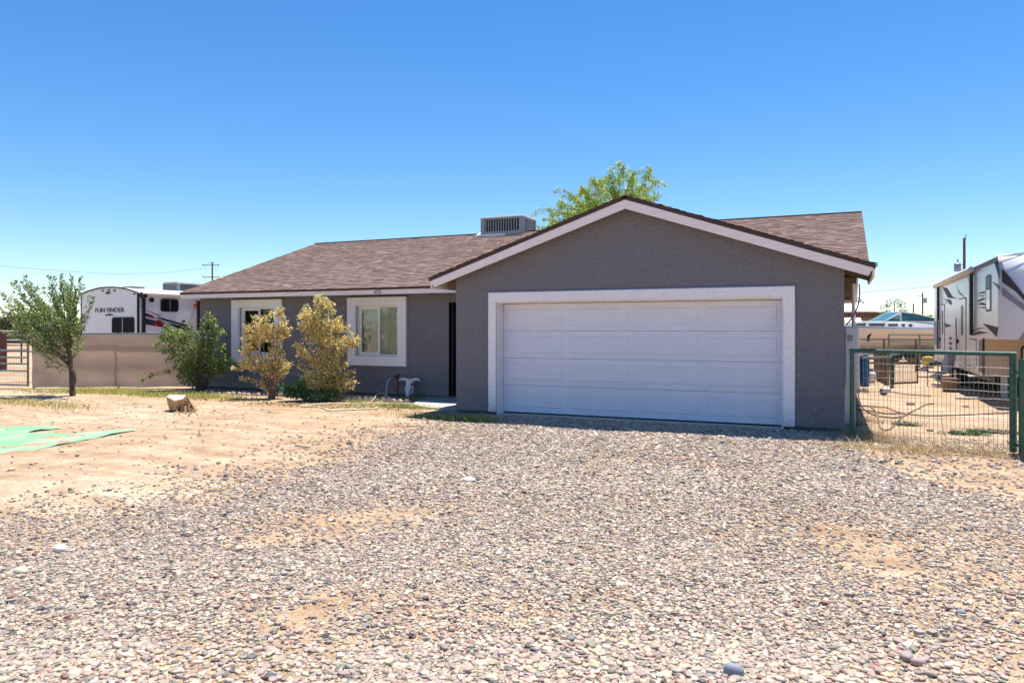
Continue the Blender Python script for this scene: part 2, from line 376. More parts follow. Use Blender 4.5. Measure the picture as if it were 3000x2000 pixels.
# ------------------------------------------------------------------ gravel (real pebbles)
rng = np.random.default_rng(7)
phi = (1 + 5 ** 0.5) / 2
icoV = np.array([(-1, phi, 0), (1, phi, 0), (-1, -phi, 0), (1, -phi, 0), (0, -1, phi), (0, 1, phi), (0, -1, -phi), (0, 1, -phi), (phi, 0, -1), (phi, 0, 1), (-phi, 0, -1), (-phi, 0, 1)]) / math.hypot(1, phi)
icoF = np.array([(0, 11, 5), (0, 5, 1), (0, 1, 7), (0, 7, 10), (0, 10, 11), (1, 5, 9), (5, 11, 4), (11, 10, 2), (10, 7, 6), (7, 1, 8), (3, 9, 4), (3, 4, 2), (3, 2, 6), (3, 6, 8), (3, 8, 9), (4, 9, 5), (2, 4, 11), (6, 2, 10), (8, 6, 7), (9, 8, 1)])
def subdiv(Vs, Fs):
    Vs = [tuple(v) for v in Vs]; cache = {}; out = []
    def mid(a, b):
        k = (min(a, b), max(a, b))
        if k not in cache:
            m = np.array(Vs[a]) + np.array(Vs[b]); m /= np.linalg.norm(m); Vs.append(tuple(m)); cache[k] = len(Vs) - 1
        return cache[k]
    for a, b, c in Fs:
        d, e, f = mid(a, b), mid(b, c), mid(c, a); out += [(a, d, f), (b, e, d), (c, f, e), (d, e, f)]
    return np.array(Vs), np.array(out)
def trim_low(Vs, Fs, z):
    keep = Fs[Vs[Fs][:, :, 2].max(1) > z]; u = np.unique(keep); mp = -np.ones(len(Vs), int); mp[u] = np.arange(len(u)); return Vs[u], mp[keep]
loV, loF = trim_low(icoV, icoF, -0.3)
_a = np.arange(5) * 2 * math.pi / 5
frV = np.concatenate([np.stack([np.cos(_a), np.sin(_a), 0 * _a - .35], 1), np.stack([.78 * np.cos(_a + .3), .78 * np.sin(_a + .3), 0 * _a + .62], 1)])
frF = np.array([q for i in range(5) for q in ((i, (i + 1) % 5, (i + 1) % 5 + 5), (i, (i + 1) % 5 + 5, i + 5))] + [(5, 6, 7), (5, 7, 8), (5, 8, 9)])
grV = np.array([(1, 0, -.3), (-.5, .87, -.3), (-.5, -.87, -.3), (0, 0, .9)]); grF = np.array([(0, 1, 3), (1, 2, 3), (2, 0, 3)])   # grit
sbV, sbF = subdiv(icoV, icoF); hiV, hiF = trim_low(sbV, sbF, -0.25); hiV = np.stack([hiV[:, 0], hiV[:, 1], np.minimum(hiV[:, 2] * 1.35, 0.60)], 1)   # flat-topped river stones
PCOL = [(.45, .36, .31), (.40, .33, .295), (.31, .26, .235), (.13, .12, .115), (.22, .225, .215), (.57, .46, .34), (.50, .36, .29), (.30, .17, .13), (.62, .53, .43), (.66, .60, .52), (.46, .40, .29), (.40, .29, .26)]
PWT = [22, 18, 9, 3, 4, 14, 10, 2.5, 13, 4, 8, 8]
def sstep(a, b, x): t = np.clip((x - a) / (b - a), 0, 1); return t * t * (3 - 2 * t)
def vnoise(x, y, s, seed):
    r = np.random.default_rng(seed); g = r.random((64, 64)); x = x / s; y = y / s
    xi = np.floor(x).astype(int); yi = np.floor(y).astype(int); fx = x - xi; fy = y - yi; fx = fx * fx * (3 - 2 * fx); fy = fy * fy * (3 - 2 * fy)
    q = lambda i, j: g[i % 64, j % 64]
    return (q(xi, yi) * (1 - fx) + q(xi + 1, yi) * fx) * (1 - fy) + (q(xi, yi + 1) * (1 - fx) + q(xi + 1, yi + 1) * fx) * fy
def W2(lst): a = [gp(*p) for p in lst]; return np.array([p.x for p in a]), np.array([p.y for p in a])
lx, ly = W2([(1345, 1236), (1290, 1252), (1130, 1285), (960, 1322), (760, 1374), (560, 1422), (300, 1470), (0, 1540), (-500, 1640)])   # left edge of the gravel on the ground
rx, ry = W2([(2500, 1300), (2545, 1332), (2640, 1368), (2760, 1412), (2900, 1450), (3000, 1475), (3200, 1520)])                          # right edge
def blob(x, y, px, py, ax, ay, ang=0.0):
    c = gp(px, py); dx = x - c.x; dy = y - c.y; ca, sa = math.cos(ang), math.sin(ang)
    return np.exp(-(((dx * ca + dy * sa) / ax) ** 2 + ((-dx * sa + dy * ca) / ay) ** 2))
def density(x, y):
    wob = (vnoise(x, y, 0.9, 3) - 0.5) * 1.1 + (vnoise(x, y, 0.3, 4) - 0.5) * 0.5
    o = np.argsort(ly); dl = x - np.interp(y, ly[o], lx[o]) + wob * 0.9          # metres inside the left edge
    o2 = np.argsort(rx); re = np.interp(x, rx[o2], ry[o2], left=99, right=ry[o2][-1]); dr = np.where(x > rx.min(), (re + wob * 0.4) - y, 9)
    d = 0.14 * sstep(-1.8, 0.0, dl) + 0.86 * sstep(-0.35, 1.35, dl) * sstep(-0.25, 0.35, dr)
    d *= np.where((y > 12.44) & (x < -6.6), 0, 1)
    n = vnoise(x, y, 1.3, 11) * 0.6 + vnoise(x, y, 0.42, 12) * 0.4
    d *= 1 - 0.45 * sstep(0.62, 0.80, n)
    # sandy, worn patches
    d *= 1 - 0.93 * blob(x, y, 1060, 1500, 1.15, 0.42, 0.75) - 0.0
    d *= 1 - 0.85 * blob(x, y, 860, 1560, 0.6, 0.22, 0.7)
    d *= 1 - 0.92 * blob(x, y, 930, 1775, 0.24, 0.26)
    d *= 1 - 0.6 * blob(x, y, 2100, 1370, 0.7, 0.25)
    a, b = gp(2250, 1490), gp(2620, 2000)
    side = ((b.x - a.x) * (y - a.y) - (b.y - a.y) * (x - a.x)) / math.hypot(b.x - a.x, b.y - a.y)
    sand = sstep(-0.6, 0.75, side) * sstep(8.2, 5.8, y)
    d *= 1 - sand * (0.70 + 0.26 * sstep(0.4, 0.62, vnoise(x, y, 0.7, 21)))
    d = np.maximum(d, np.where((dr > -3) & (y < 11.5), 0.009 + 0.05 * sstep(-1.6, 0, dl), 0.0))
    return np.clip(d, 0, 1)
def candidates(t0, t1, sp, seed):
    r = np.random.default_rng(seed)
    X, Y = np.meshgrid(np.arange(-17, 9, sp), np.arange(0, 13.2, sp)); X = X.ravel() + r.uniform(-.5, .5, X.size) * sp; Y = Y.ravel() + r.uniform(-.5, .5, Y.size) * sp
    f = -SN * X + CS * Y; s = CS * X + SN * Y
    k = (f > t0) & (f <= t1) & (np.abs(s) < 0.693 * f + 1.0) & (Y < 12.46)
    X, Y = X[k], Y[k]; k = r.random(len(X)) < density(X, Y); return X[k], Y[k]
def pebbles(X, Y, Vb, Fb, size, seed):
    r = np.random.default_rng(seed); N = len(X)
    sz = size * np.exp(r.normal(0, 0.27, N)); el = r.uniform(1.0, 2.0, N); fl = r.uniform(0.34, 0.75, N)
    sc3 = np.stack([sz * el ** 0.5, sz / el ** 0.5, sz * fl], 1)
    P = Vb[None] * (1 + r.uniform(-0.2, 0.2, (N, len(Vb), 1)))
    P = P * sc3[:, None]
    tx = r.normal(0, 0.26, N); c, s = np.cos(tx)[:, None], np.sin(tx)[:, None]
    P = np.stack([P[..., 0], P[..., 1] * c - P[..., 2] * s, P[..., 1] * s + P[..., 2] * c], -1)
    a = r.uniform(0, 6.283, N); c, s = np.cos(a)[:, None], np.sin(a)[:, None]
    P = np.stack([P[..., 0] * c - P[..., 1] * s, P[..., 0] * s + P[..., 1] * c, P[..., 2]], -1)
    base = np.stack([X, Y, gz(X, Y) + sc3[:, 2] * r.uniform(0.15, 0.75, N)], 1)
    return P, base, sz, palette(r, N, PCOL, PWT, 0.18) * (0.89, 0.87, 0.81)
Vs, Fs, Cs, off = [], [], [], 0
singles = []
for t0, t1, sp, size, Vb, Fb, sd in ((2.6, 3.8, 0.0198, 0.0132, hiV, hiF, 31), (3.8, 7.0, 0.0208, 0.0138, frV, frF, 32), (7.0, 21, 0.0278, 0.0180, frV, frF, 33), (2.6, 5.6, 0.0175, 0.0058, grV, grF, 34)):
    X, Y = candidates(t0, t1, sp, sd); P, base, sz, c = pebbles(X, Y, Vb, Fb, size, sd + 100)
    keep = np.ones(len(X), bool)
    if Vb is hiV:
        px, py, f = to_px(X, Y, 0.0); vis = (px > 20) & (px < 2980) & (py < 1985)
        order = np.argsort(-(sz / f) * vis)[:300]; keep[order] = False
        for i in order: singles.append((P[i], base[i], c[i]))
    Pk = (P[keep] + base[keep][:, None]).reshape(-1, 3); n = int(keep.sum())
    NH = len(hiF) * n if Vb is hiV else NH
    Vs.append(Pk); Fs.append((Fb[None] + (np.arange(n) * len(Vb))[:, None, None]).reshape(-1, 3) + off); Cs.append(np.repeat(c[keep], len(Vb), 0)); off += len(Pk)
gravel = link('gravel', np_mesh('gravel', np.concatenate(Vs), np.concatenate(Fs), np.concatenate(Cs), smooth=NH), 'pebble', ground)
tag(gravel, kind='stuff')
for P, b, c in singles:
    o = link('pebble', np_mesh('pebble', P, hiF, smooth=True), 'pebble1', ground); o.location = b; o.color = (*c, 1)
# pale larger stones that stand out
def stone(px, py, w_, h_, col, label, seed):
    r = np.random.default_rng(seed); V2, F2 = subdiv(sbV, sbF)
    q = V2 * (1 + 0.10 * np.sin(3 * V2[:, :1] + seed) + r.uniform(-.04, .04, (len(V2), 1))); q = q * (w_ / 2, w_ * 0.36, h_ / 2)
    p = G(px, py); o = link('stone', np_mesh('stone', q, F2, smooth=True), 'pebble1'); o.location = (p.x, p.y, p.z + h_ * 0.3); o.color = (*col, 1)
    tag(o, label, 'stone')
stone(1372, 1404, 0.17, 0.06, (.74, .69, .60), 'flat pale stone lying alone in the middle of the gravel driveway', 1)
stone(62, 1668, 0.10, 0.06, (.66, .56, .42), 'rounded cream stone at the left edge of the gravel', 2)
stone(178, 1598, 0.12, 0.06, (.72, .68, .60), 'whitish angular stone in the gravel near the left edge', 3)
stone(2150, 1988, 0.085, 0.07, (.22, .25, .28), 'blue-grey cobble at the bottom right of the gravel', 4)
stone(2690, 1958, 0.062, 0.045, (.42, .27, .26), 'mauve stone on bare sand at the lower right', 5)
stone(2815, 1810, 0.055, 0.04, (.22, .25, .29), 'slate blue stone alone on bare sand, right foreground', 6)

# ================================================================== HOUSE
XL, XR, XG = -15.80, 0.07, -6.71           # main left corner, right corner, garage left corner
YF, YM, YR, YB = 12.50, 14.85, 19.95, 25.05  # garage front, main front, ridge, back
SLP = 0.3375; ZE = 2.555; YE = 14.38       # roof slope, eave height and line
ZRG = ZE + (YR - YE) * SLP
house = thing('house', 'single-storey grey stucco house with brown shingle roof and double garage', 'house', (-6, 17, 0))
def hb(): return MB()
def wall_grid(xs, zs, holes, y0, y1):
    m = MB(); nx_, nz_ = len(xs) - 1, len(zs) - 1
    solid = lambda i, j: 0 <= i < nx_ and 0 <= j < nz_ and (i, j) not in holes
    for i in range(nx_):
        for j in range(nz_):
            if not solid(i, j): continue
            x0, x1, z0, z1 = xs[i], xs[i + 1], zs[j], zs[j + 1]
            m.add([(x0, y0, z0), (x1, y0, z0), (x1, y0, z1), (x0, y0, z1)], [(0, 1, 2, 3)])
            m.add([(x0, y1, z0), (x1, y1, z0), (x1, y1, z1), (x0, y1, z1)], [(3, 2, 1, 0)])
            if not solid(i - 1, j): m.add([(x0, y0, z0), (x0, y1, z0), (x0, y1, z1), (x0, y0, z1)], [(3, 2, 1, 0)])
            if not solid(i + 1, j): m.add([(x1, y0, z0), (x1, y1, z0), (x1, y1, z1), (x1, y0, z1)], [(0, 1, 2, 3)])
            if not solid(i, j - 1): m.add([(x0, y0, z0), (x1, y0, z0), (x1, y1, z0), (x0, y1, z0)], [(3, 2, 1, 0)])
            if not solid(i, j + 1): m.add([(x0, y0, z1), (x1, y0, z1), (x1, y1, z1), (x0, y1, z1)], [(0, 1, 2, 3)])
    return m
W1 = (-14.40, -13.19); W2x = (-10.70, -9.50); WZ = (0.945, 2.155); DX = (-8.15, -7.10); Z0 = 0.06
fw = wall_grid([XL, W1[0], W1[1], W2x[0], W2x[1], DX[0], DX[1], XG], [Z0, WZ[0], WZ[1], 2.20, 2.60], {(1, 1), (3, 1), (5, 0), (5, 1), (5, 2)}, YM, YM + 0.2)
fw.build('front_wall', 'stucco', house, True)
hb().prism([(XL, YM + 0.2, Z0), (XL, YB, Z0), (XL, YB, ZE), (XL, YR, ZRG - 0.13), (XL, YM + 0.2, ZE)], (0.2, 0, 0)).build('end_wall', 'stucco', house, True)
hb().prism([(XR, YF + 0.2, Z0), (XR, YB, Z0), (XR, YB, 2.5), (XR, YR, ZRG - 0.13), (XR, YM + 0.2, 2.60), (XR, YM, 2.52), (XR, YF + 0.2, 2.52)], (-0.2, 0, 0)).build('end_wall', 'stucco', house, True)
hb().box(XL + 0.2, XR - 0.2, YB - 0.2, YB, Z0, 2.5).build('back_wall', 'stucco', house, True)
GX0, GX1, GZT = -5.85, -0.82, 2.10         # garage opening
XA = (XG + XR) / 2; ZA = 3.85
slope_g = (ZA - 2.56) / (0.495 - XA)
gw_ = hb().prism([(XG, YF, Z0), (GX0, YF, Z0), (GX0, YF, GZT), (GX1, YF, GZT), (GX1, YF, Z0), (XR, YF, Z0), (XR, YF, ZA - slope_g * (XR - XA) - 0.07), (XA, YF, ZA - 0.07), (XG, YF, ZA - slope_g * (XA - XG) - 0.07)], (0, 0.2, 0))
gw_.build('garage_wall', 'stucco', house, True)
hb().box(XG, XG + 0.2, YF + 0.2, YM, Z0, 2.5).build('garage_side_wall', 'stucco', house, True)
f_ = hb(); f_.box(XL + 0.02, XG - 0.0, YM + 0.02, YM + 0.3, -0.2, Z0); f_.box(XG + 0.02, GX0, YF + 0.02, YF + 0.3, -0.2, Z0 - 0.001); f_.box(GX1, XR - 0.02, YF + 0.02, YF + 0.3, -0.2, Z0 - 0.001)
f_.box(XL + 0.02, XL + 0.3, YM + 0.3, YB - 0.02, -0.2, Z0); f_.box(XR - 0.3, XR - 0.02, YF + 0.3, YB - 0.02, -0.2, Z0)
f_.build('foundation', 'foundation', house, True)
hb().box(GX0, GX1, YF - 0.05, YF + 0.9, -0.2, 0.012).build('garage_slab', 'concrete', house, True)
# interior shells behind the windows and the recessed entry
ib = hb(); ib.box(XL + 0.2, DX[0] - 0.12, YM + 3.2, YM + 3.3, 0, 2.5); ib.box(-12.0, -11.9, YM + 0.2, YM + 3.2, 0, 2.5)
ib.box(XL + 0.2, XR - 0.2, YM + 0.2, YB - 0.2, 2.5, 2.55); ib.box(XL + 0.2, XR - 0.2, YM + 0.2, YB - 0.2, 0.0, 0.055)
ib.build('interior_wall', 'inner', house, True)
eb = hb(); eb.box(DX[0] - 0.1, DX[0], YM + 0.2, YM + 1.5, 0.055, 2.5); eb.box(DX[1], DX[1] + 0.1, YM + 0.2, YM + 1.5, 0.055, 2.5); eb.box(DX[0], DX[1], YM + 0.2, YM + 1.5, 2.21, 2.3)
eb.build('entry_recess', 'door_entryshade', house, True)  # recess walls coloured near black, putting the entry's shade into the paint
fd = hb().box(DX[0], DX[1], YM + 1.4, YM + 1.46, 0.056, 2.21).build('front_door', 'door_entryshade', house, True)
for z0 in (0.25, 0.95, 1.6):
    hb().box(DX[0] + 0.16, DX[1] - 0.16, YM + 1.385, YM + 1.40, z0, z0 + 0.45).build('door_panel', 'door_entryshade', fd)
MB().lathe([(0.0, -0.03), (0.028, -0.02), (0.028, 0.02), (0.0, 0.03)], (DX[0] + 0.09, YM + 1.36, 1.0), 12).build('door_knob', 'steel', fd)
fx_ = hb(); fx_.box(DX[0] - 0.03, DX[0], YM - 0.02, YM + 0.1, Z0, 2.2); fx_.box(DX[0] - 0.03, DX[1], YM - 0.02, YM + 0.1, 2.2, 2.235)
fx_.build('entry_frame', 'stucco', house, True)
# garage trim and door
hb().prism([(-6.01, YF - 0.05, 0.05), (GX0, YF - 0.05, 0.05), (GX0, YF - 0.05, GZT), (GX1, YF - 0.05, GZT), (GX1, YF - 0.05, 0.05), (-0.64, YF - 0.05, 0.05), (-0.64, YF - 0.05, 2.28), (-6.01, YF - 0.05, 2.28)], (0, 0.052, 0)).build('garage_trim', 'trim', house, True, bevel=0.012)
jm = hb(); jm.box(GX0 - 0.004, GX0 + 0.02, YF + 0.003, YF + 0.34, 0.013, GZT - 0.02); jm.box(GX1 - 0.02, GX1 + 0.004, YF + 0.003, YF + 0.34, 0.013, GZT - 0.02); jm.box(GX0 - 0.004, GX1 + 0.004, YF + 0.003, YF + 0.34, GZT - 0.02, GZT + 0.004)
jm.build('garage_jamb', 'fascia', house, True)
YD = YF + 0.27
gd = hb().box(GX0 + 0.02, GX1 - 0.02, YD + 0.03, YD + 0.06, 0.03, GZT - 0.02).build('garage_door', 'door', house, True)
hh = (GZT - 0.03 - 0.035) / 4
sec = MB().box(-(GX1 - GX0) / 2 + 0.026, (GX1 - GX0) / 2 - 0.026, -0.018, 0.024, 0.002, hh - 0.002).mesh('door_section', bevel=0.003)
sec.materials.append(MT['door'])
pw, ph = 1.11, hh - 0.2
pm = MB()
def frus(m, x0, x1, z0, z1, y0, y1, d): m.add([(x0, y0, z0), (x1, y0, z0), (x1, y0, z1), (x0, y0, z1), (x0 + d, y1, z0 + d), (x1 - d, y1, z0 + d), (x1 - d, y1, z1 - d), (x0 + d, y1, z1 - d)], [(4, 5, 6, 7), (0, 1, 5, 4), (1, 2, 6, 5), (2, 3, 7, 6), (3, 0, 4, 7)])
frus(pm, -pw / 2, pw / 2, -ph / 2, ph / 2, 0.0, -0.012, 0.018); frus(pm, -pw / 2 + 0.035, pw / 2 - 0.035, -ph / 2 + 0.035, ph / 2 - 0.035, -0.0115, -0.004, 0.012)
pme = pm.mesh('raised_panel'); pme.materials.append(MT['door'])
for j in range(4):
    s_ = link('door_section', sec, None, gd); s_.location = ((GX0 + GX1) / 2, YD + 0.004, 0.035 + j * hh)
    for i in range(4):
        o = link('raised_panel', pme, None, gd); o.location = ((GX0 + GX1) / 2 + (i - 1.5) * 1.235, YD - 0.0135, 0.035 + j * hh + hh / 2)
MB().box(GX0 + 0.025, GX1 - 0.025, YD - 0.02, YD + 0.03, 0.013, 0.036).build('bottom_seal', 'rubber', gd)
# windows
def window(x0, x1, left, right, seed):
    z0, z1 = WZ; T = 0.235
    wn_ = MB(); yo = YM + 0.03
    for b in ((x0, x0 + 0.045, z0, z1), (x1 - 0.045, x1, z0, z1), (x0 + 0.045, x1 - 0.045, z0, z0 + 0.05), (x0 + 0.045, x1 - 0.045, z1 - 0.045, z1)): wn_.box(b[0], b[1], yo, yo + 0.09, b[2], b[3])
    wo = wn_.build('window', 'vinyl', house, True)
    t = MB()
    t.prism([(x0 - T, YM - 0.07, z0 - T + 0.01), (x1 + T, YM - 0.07, z0 - T + 0.01), (x1 + T, YM - 0.07, z0), (x0 - T, YM - 0.07, z0)], (0, 0.072, 0))
    t.prism([(x0 - T, YM - 0.07, z1), (x1 + T, YM - 0.07, z1), (x1 + T, YM - 0.07, z1 + T - 0.035), (x0 - T, YM - 0.07, z1 + T - 0.035)], (0, 0.072, 0))
    t.box(x0 - T, x0, YM - 0.07, YM + 0.002, z0, z1); t.box(x1, x1 + T, YM - 0.07, YM + 0.002, z0, z1)
    t.build('window_trim', 'trim', wo)
    xm = (x0 + x1) / 2 + 0.01
    MB().box(xm - 0.028, xm + 0.028, yo + 0.01, yo + 0.075, z0 + 0.05, z1 - 0.045).build('mullion', 'vinyl', wo)
    s = MB()
    for b in ((x0 + 0.045, x0 + 0.10, z0 + 0.05, z1 - 0.045), (x0 + 0.10, xm - 0.028, z0 + 0.05, z0 + 0.09), (x0 + 0.10, xm - 0.028, z1 - 0.08, z1 - 0.045)): s.box(b[0], b[1], yo + 0.03, yo + 0.07, b[2], b[3])
    s.build('sliding_sash', 'vinyl', wo)
    MB().box(x0 + 0.10, xm - 0.028, yo + 0.046, yo + 0.052, z0 + 0.09, z1 - 0.08).build('pane', 'glass', wo)
    MB().box(xm + 0.028, x1 - 0.045, yo + 0.028, yo + 0.034, z0 + 0.05, z1 - 0.045).build('pane', 'glass', wo)
    for (a, b, mt) in ((x0 + 0.03, xm, left), (xm + 0.002, x1 - 0.01, right)):
        if mt == 'blind':
            for k in range(24):
                zz = z0 + 0.03 + k * 0.05
                MB().prism([(a, YM + 0.17, zz), (b, YM + 0.17, zz), (b, YM + 0.205, zz + 0.035), (a, YM + 0.205, zz + 0.035)], (0, 0.002, 0.003)).build('blind_slat', 'blind', wo)
        elif mt:
            nn = 60; xs_ = np.linspace(a, b, nn); y_ = YM + 0.16 + 0.018 * np.sin(xs_ * 52 + seed) + 0.008 * np.sin(xs_ * 117)
            m = MB(); m.add([(x, y, z) for x, y in zip(xs_, y_) for z in (z0 - 0.1, z1 + 0.1)], [(2 * i, 2 * i + 2, 2 * i + 3, 2 * i + 1) for i in range(nn - 1)])
            m.build('curtain', mt, wo, smooth=True)
window(W1[0], W1[1], 'greycurtain', 'blind', 0)
window(W2x[0], W2x[1], 'greycurtain', 'curtain', 2)

# ------------------------------------------------------------------ roofs
def shingles(name, O, U, S, rows, parent, seed, e=0.135, tab=0.24):
    """rows(s) -> (u0, u1): extent along the eave of the course at slope distance s"""
    r = np.random.default_rng(seed); O, U, S = Vector(O), Vector(U).normalized(), Vector(S).normalized(); N = U.cross(S)
    if N.z < 0: N = -N
    Vv, Ff, Cc = [], [], []
    i = 0; s = -0.02
    tones = [(.345, .232, .18), (.385, .262, .205), (.305, .198, .152), (.415, .287, .228), (.355, .242, .19), (.325, .208, .16)]
    while True:
        ext = rows(s + e * 0.5)
        if ext is None: break
        u = ext[0] - r.uniform(0, tab); ct = r.uniform(0.95, 1.05)
        while u < ext[1]:
            wd = tab * r.uniform(0.4, 1.15); a, b = max(u, ext[0]), min(u + wd, ext[1])
            if b - a > 0.02:
                lo = s - (0.018 if r.random() < 0.5 else 0.0); th = r.uniform(0.012, 0.024)
                base = O + U * a; bb = O + U * b; k = len(Vv); hi = s + e + 0.03
                Vv += [base + S * lo, bb + S * lo, base + S * lo + N * th, bb + S * lo + N * th, base + S * hi + N * 0.003, bb + S * hi + N * 0.003]
                Ff += [(k, k + 1, k + 3, k + 2), (k + 2, k + 3, k + 5, k + 4)]
                c = np.array(tones[r.integers(len(tones))]) * ct * r.uniform(0.9, 1.1); Cc += [c] * 6
            u += wd
        s += e; i += 1
    o = link(name, np_mesh(name, np.array([tuple(v) for v in Vv]), np.array(Ff), np.array(Cc)), 'shingle', parent)
    return tag(o, kind='stuff')
RX0, RX1 = -16.04, 0.505
def slab(poly, n, th): return MB().prism(poly, Vector(n) * th)
nF = Vector((0, -SLP, 1)).normalized(); nB = Vector((0, SLP, 1)).normalized()
roof = MB()
roof.prism([(RX0, YE, ZE), (RX1, YE, ZE), (RX1, YR, ZRG), (RX0, YR, ZRG)], (0, 0, -0.05))
roof.prism([(RX0, YR, ZRG), (RX1, YR, ZRG), (RX1, 2 * YR - YE, ZE), (RX0, 2 * YR - YE, ZE)], (0, 0, -0.05))
roof = roof.build('roof', 'drip', house, True)
Lsl = math.hypot(YR - YE, ZRG - ZE)
shingles('shingles', (0, YE - 0.0, ZE + 0.002), (1, 0, 0), (0, YR - YE, ZRG - ZE), lambda s: (RX0, RX1) if s < Lsl - 0.02 else None, roof, 5)
shingles('shingles', (0, 2 * YR - YE, ZE + 0.002), (1, 0, 0), (0, -(YR - YE), ZRG - ZE), lambda s: (RX0, RX1) if s < Lsl - 0.02 else None, roof, 6)
rc = MB(); n_ = int((RX1 - RX0) / 0.3); pm_ = None
for k in range(n_):
    x0 = RX0 + k * 0.3; rc.add([(x0, YR - 0.13, ZRG - 0.03), (x0, YR, ZRG + 0.022), (x0, YR + 0.13, ZRG - 0.03), (x0 + 0.32, YR - 0.13, ZRG - 0.038), (x0 + 0.32, YR, ZRG + 0.012), (x0 + 0.32, YR + 0.13, ZRG - 0.038)], [(0, 3, 4, 1), (1, 4, 5, 2), (0, 1, 2), (3, 5, 4)])
rc.build('ridge_cap', M('ridge_shingle', (.23, .155, .135), 0.9, var=0.25, vs=9), roof)
def zr(y): return ZE + (YR - abs(y - YR) - YE) * SLP
MB().box(RX0 + 0.03, -7.12, YE + 0.012, YE + 0.045, ZE - 0.155, ZE - 0.05).build('fascia_board', 'fascia', roof)
MB().box(RX0 + 0.03, RX1 - 0.03, 2 * YR - YE - 0.045, 2 * YR - YE - 0.012, ZE - 0.155, ZE - 0.05).build('fascia_board', 'fascia', roof)
for x in (RX0 + 0.012, RX1 - 0.047):
    for a, b in ((YE + 0.046, YR), (YR, 2 * YR - YE - 0.046)):
        MB().prism([(x, a, zr(a) - 0.052), (x, b, zr(b) - 0.052), (x, b, zr(b) - 0.175), (x, a, zr(a) - 0.175)], (0.035, 0, 0)).build('rake_board', 'fascia', roof)
MB().box(XL - 0.2, -7.12, YE + 0.046, YM - 0.001, ZE - 0.125, ZE - 0.105).build('soffit', 'deck', roof)
# garage roof: ridge runs back into the main slope
GY = 12.20; GXL, GXR = 2 * XA - 0.495, 0.495
def yback(z): return YE + (z - ZE) / SLP
groof = MB()
for sx in (-1, 1):
    xe = XA + sx * (GXR - XA); ze = ZA - slope_g * (GXR - XA)
    groof.prism([(XA, GY, ZA), (xe, GY, ze), (xe, max(yback(ze), GY + 2.1), ze), (XA, yback(ZA), ZA)], (0, 0, -0.06))
groof = groof.build('garage_roof', 'drip', house, True)
Lg = math.hypot(GXR - XA, slope_g * (GXR - XA)); ze = ZA - slope_g * (GXR - XA)
for sx in (-1, 1):
    xe = XA + sx * (GXR - XA)
    shingles('shingles', (xe, 0, ze + 0.002), (0, 1, 0), (-sx * (GXR - XA), 0, ZA - ze), lambda s: (GY - 0.012, yback(ze + s / Lg * (ZA - ze))) if s < Lg - 0.02 else None, groof, 8 + sx)
rc = MB()
for k in range(20):
    y0 = GY + 0.0 + k * 0.3; rc.add([(XA - 0.13, y0, ZA - 0.036), (XA, y0, ZA + 0.012), (XA + 0.13, y0, ZA - 0.036), (XA - 0.13, y0 + 0.32, ZA - 0.038), (XA, y0 + 0.32, ZA + 0.006), (XA + 0.13, y0 + 0.32, ZA - 0.038)], [(0, 1, 4, 3), (1, 2, 5, 4), (0, 2, 1), (3, 4, 5)])
rc.build('ridge_cap', bpy.data.materials['ridge_shingle'], groof)
for sx in (-1, 1):                                       # rake boards on the gable
    xe = XA + sx * (GXR - XA - 0.03); q = lambda x, d: (x, GY + 0.008, ZA - slope_g * abs(x - XA) - d)
    xi = XA + sx * (GXR - XA - 0.10)
    MB().prism([q(XA, 0.062), q(xe, 0.062), q(xi, 0.205), q(XA, 0.215)], (0, 0.035, 0)).build('rake_board', 'fascia', groof, bevel=0.004)
    x1_ = XA + sx * (GXR - XA - 0.012); x0_ = x1_ - sx * 0.03
    MB().box(min(x0_, x1_), max(x0_, x1_), GY + 0.045, (YE + 0.01 if sx > 0 else YE - 0.03), ze - 0.19, ze - 0.062).build('fascia_board', 'fascia', groof)
    for k in range(5):                                   # rafter tails in the eave
        y = GY + 0.25 + k * 0.4
        xw = XR if sx > 0 else XG; a, b = (xw, x0_) if sx > 0 else (x0_, xw)
        za = lambda x: ZA - slope_g * abs(x - XA) - 0.062
        MB().prism([(a, y, za(a)), (b, y, za(b)), (b, y, za(b) - 0.09), (a, y, za(a) - 0.09)], (0, 0.04, 0)).build('rafter', 'wood', groof)
for k in range(12):
    y = YM + 0.3 + k * 0.75                               # lookouts under the right gable end
    MB().prism([(XR, y, zr(y) - 0.06), (RX1 - 0.05, y, zr(y) - 0.06), (RX1 - 0.05, y, zr(y) - 0.14), (XR, y, zr(y) - 0.14)], (0, 0.04, 0)).build('lookout', 'wood', roof)
p = at_y(1106, 856, YE)
text_mesh('house_number', '6525', 0.125, 0.004, MT['rvred'] if False else M('faded_number_paint', (0.20, 0.10, 0.085), 0.7), frame_mtx((p.x, YE + 0.007, ZE - 0.105), (1, 0, 0), (0, 0, 1)), roof, 0.85)

# walkway slab to the entry
wk = MB(); wk.prism([(-8.75, 14.86, -0.1), (-6.72, 14.86, -0.1), (-6.72, 12.95, -0.1), (-7.5, 12.8, -0.1), (-8.1, 13.2, -0.1), (-8.45, 13.9, -0.1)], (0, 0, 0.135))
tag(wk.build('walkway', 'concrete', bevel=0.01), 'pale concrete walkway slab leading to the dark entry', 'walkway', kind='structure')

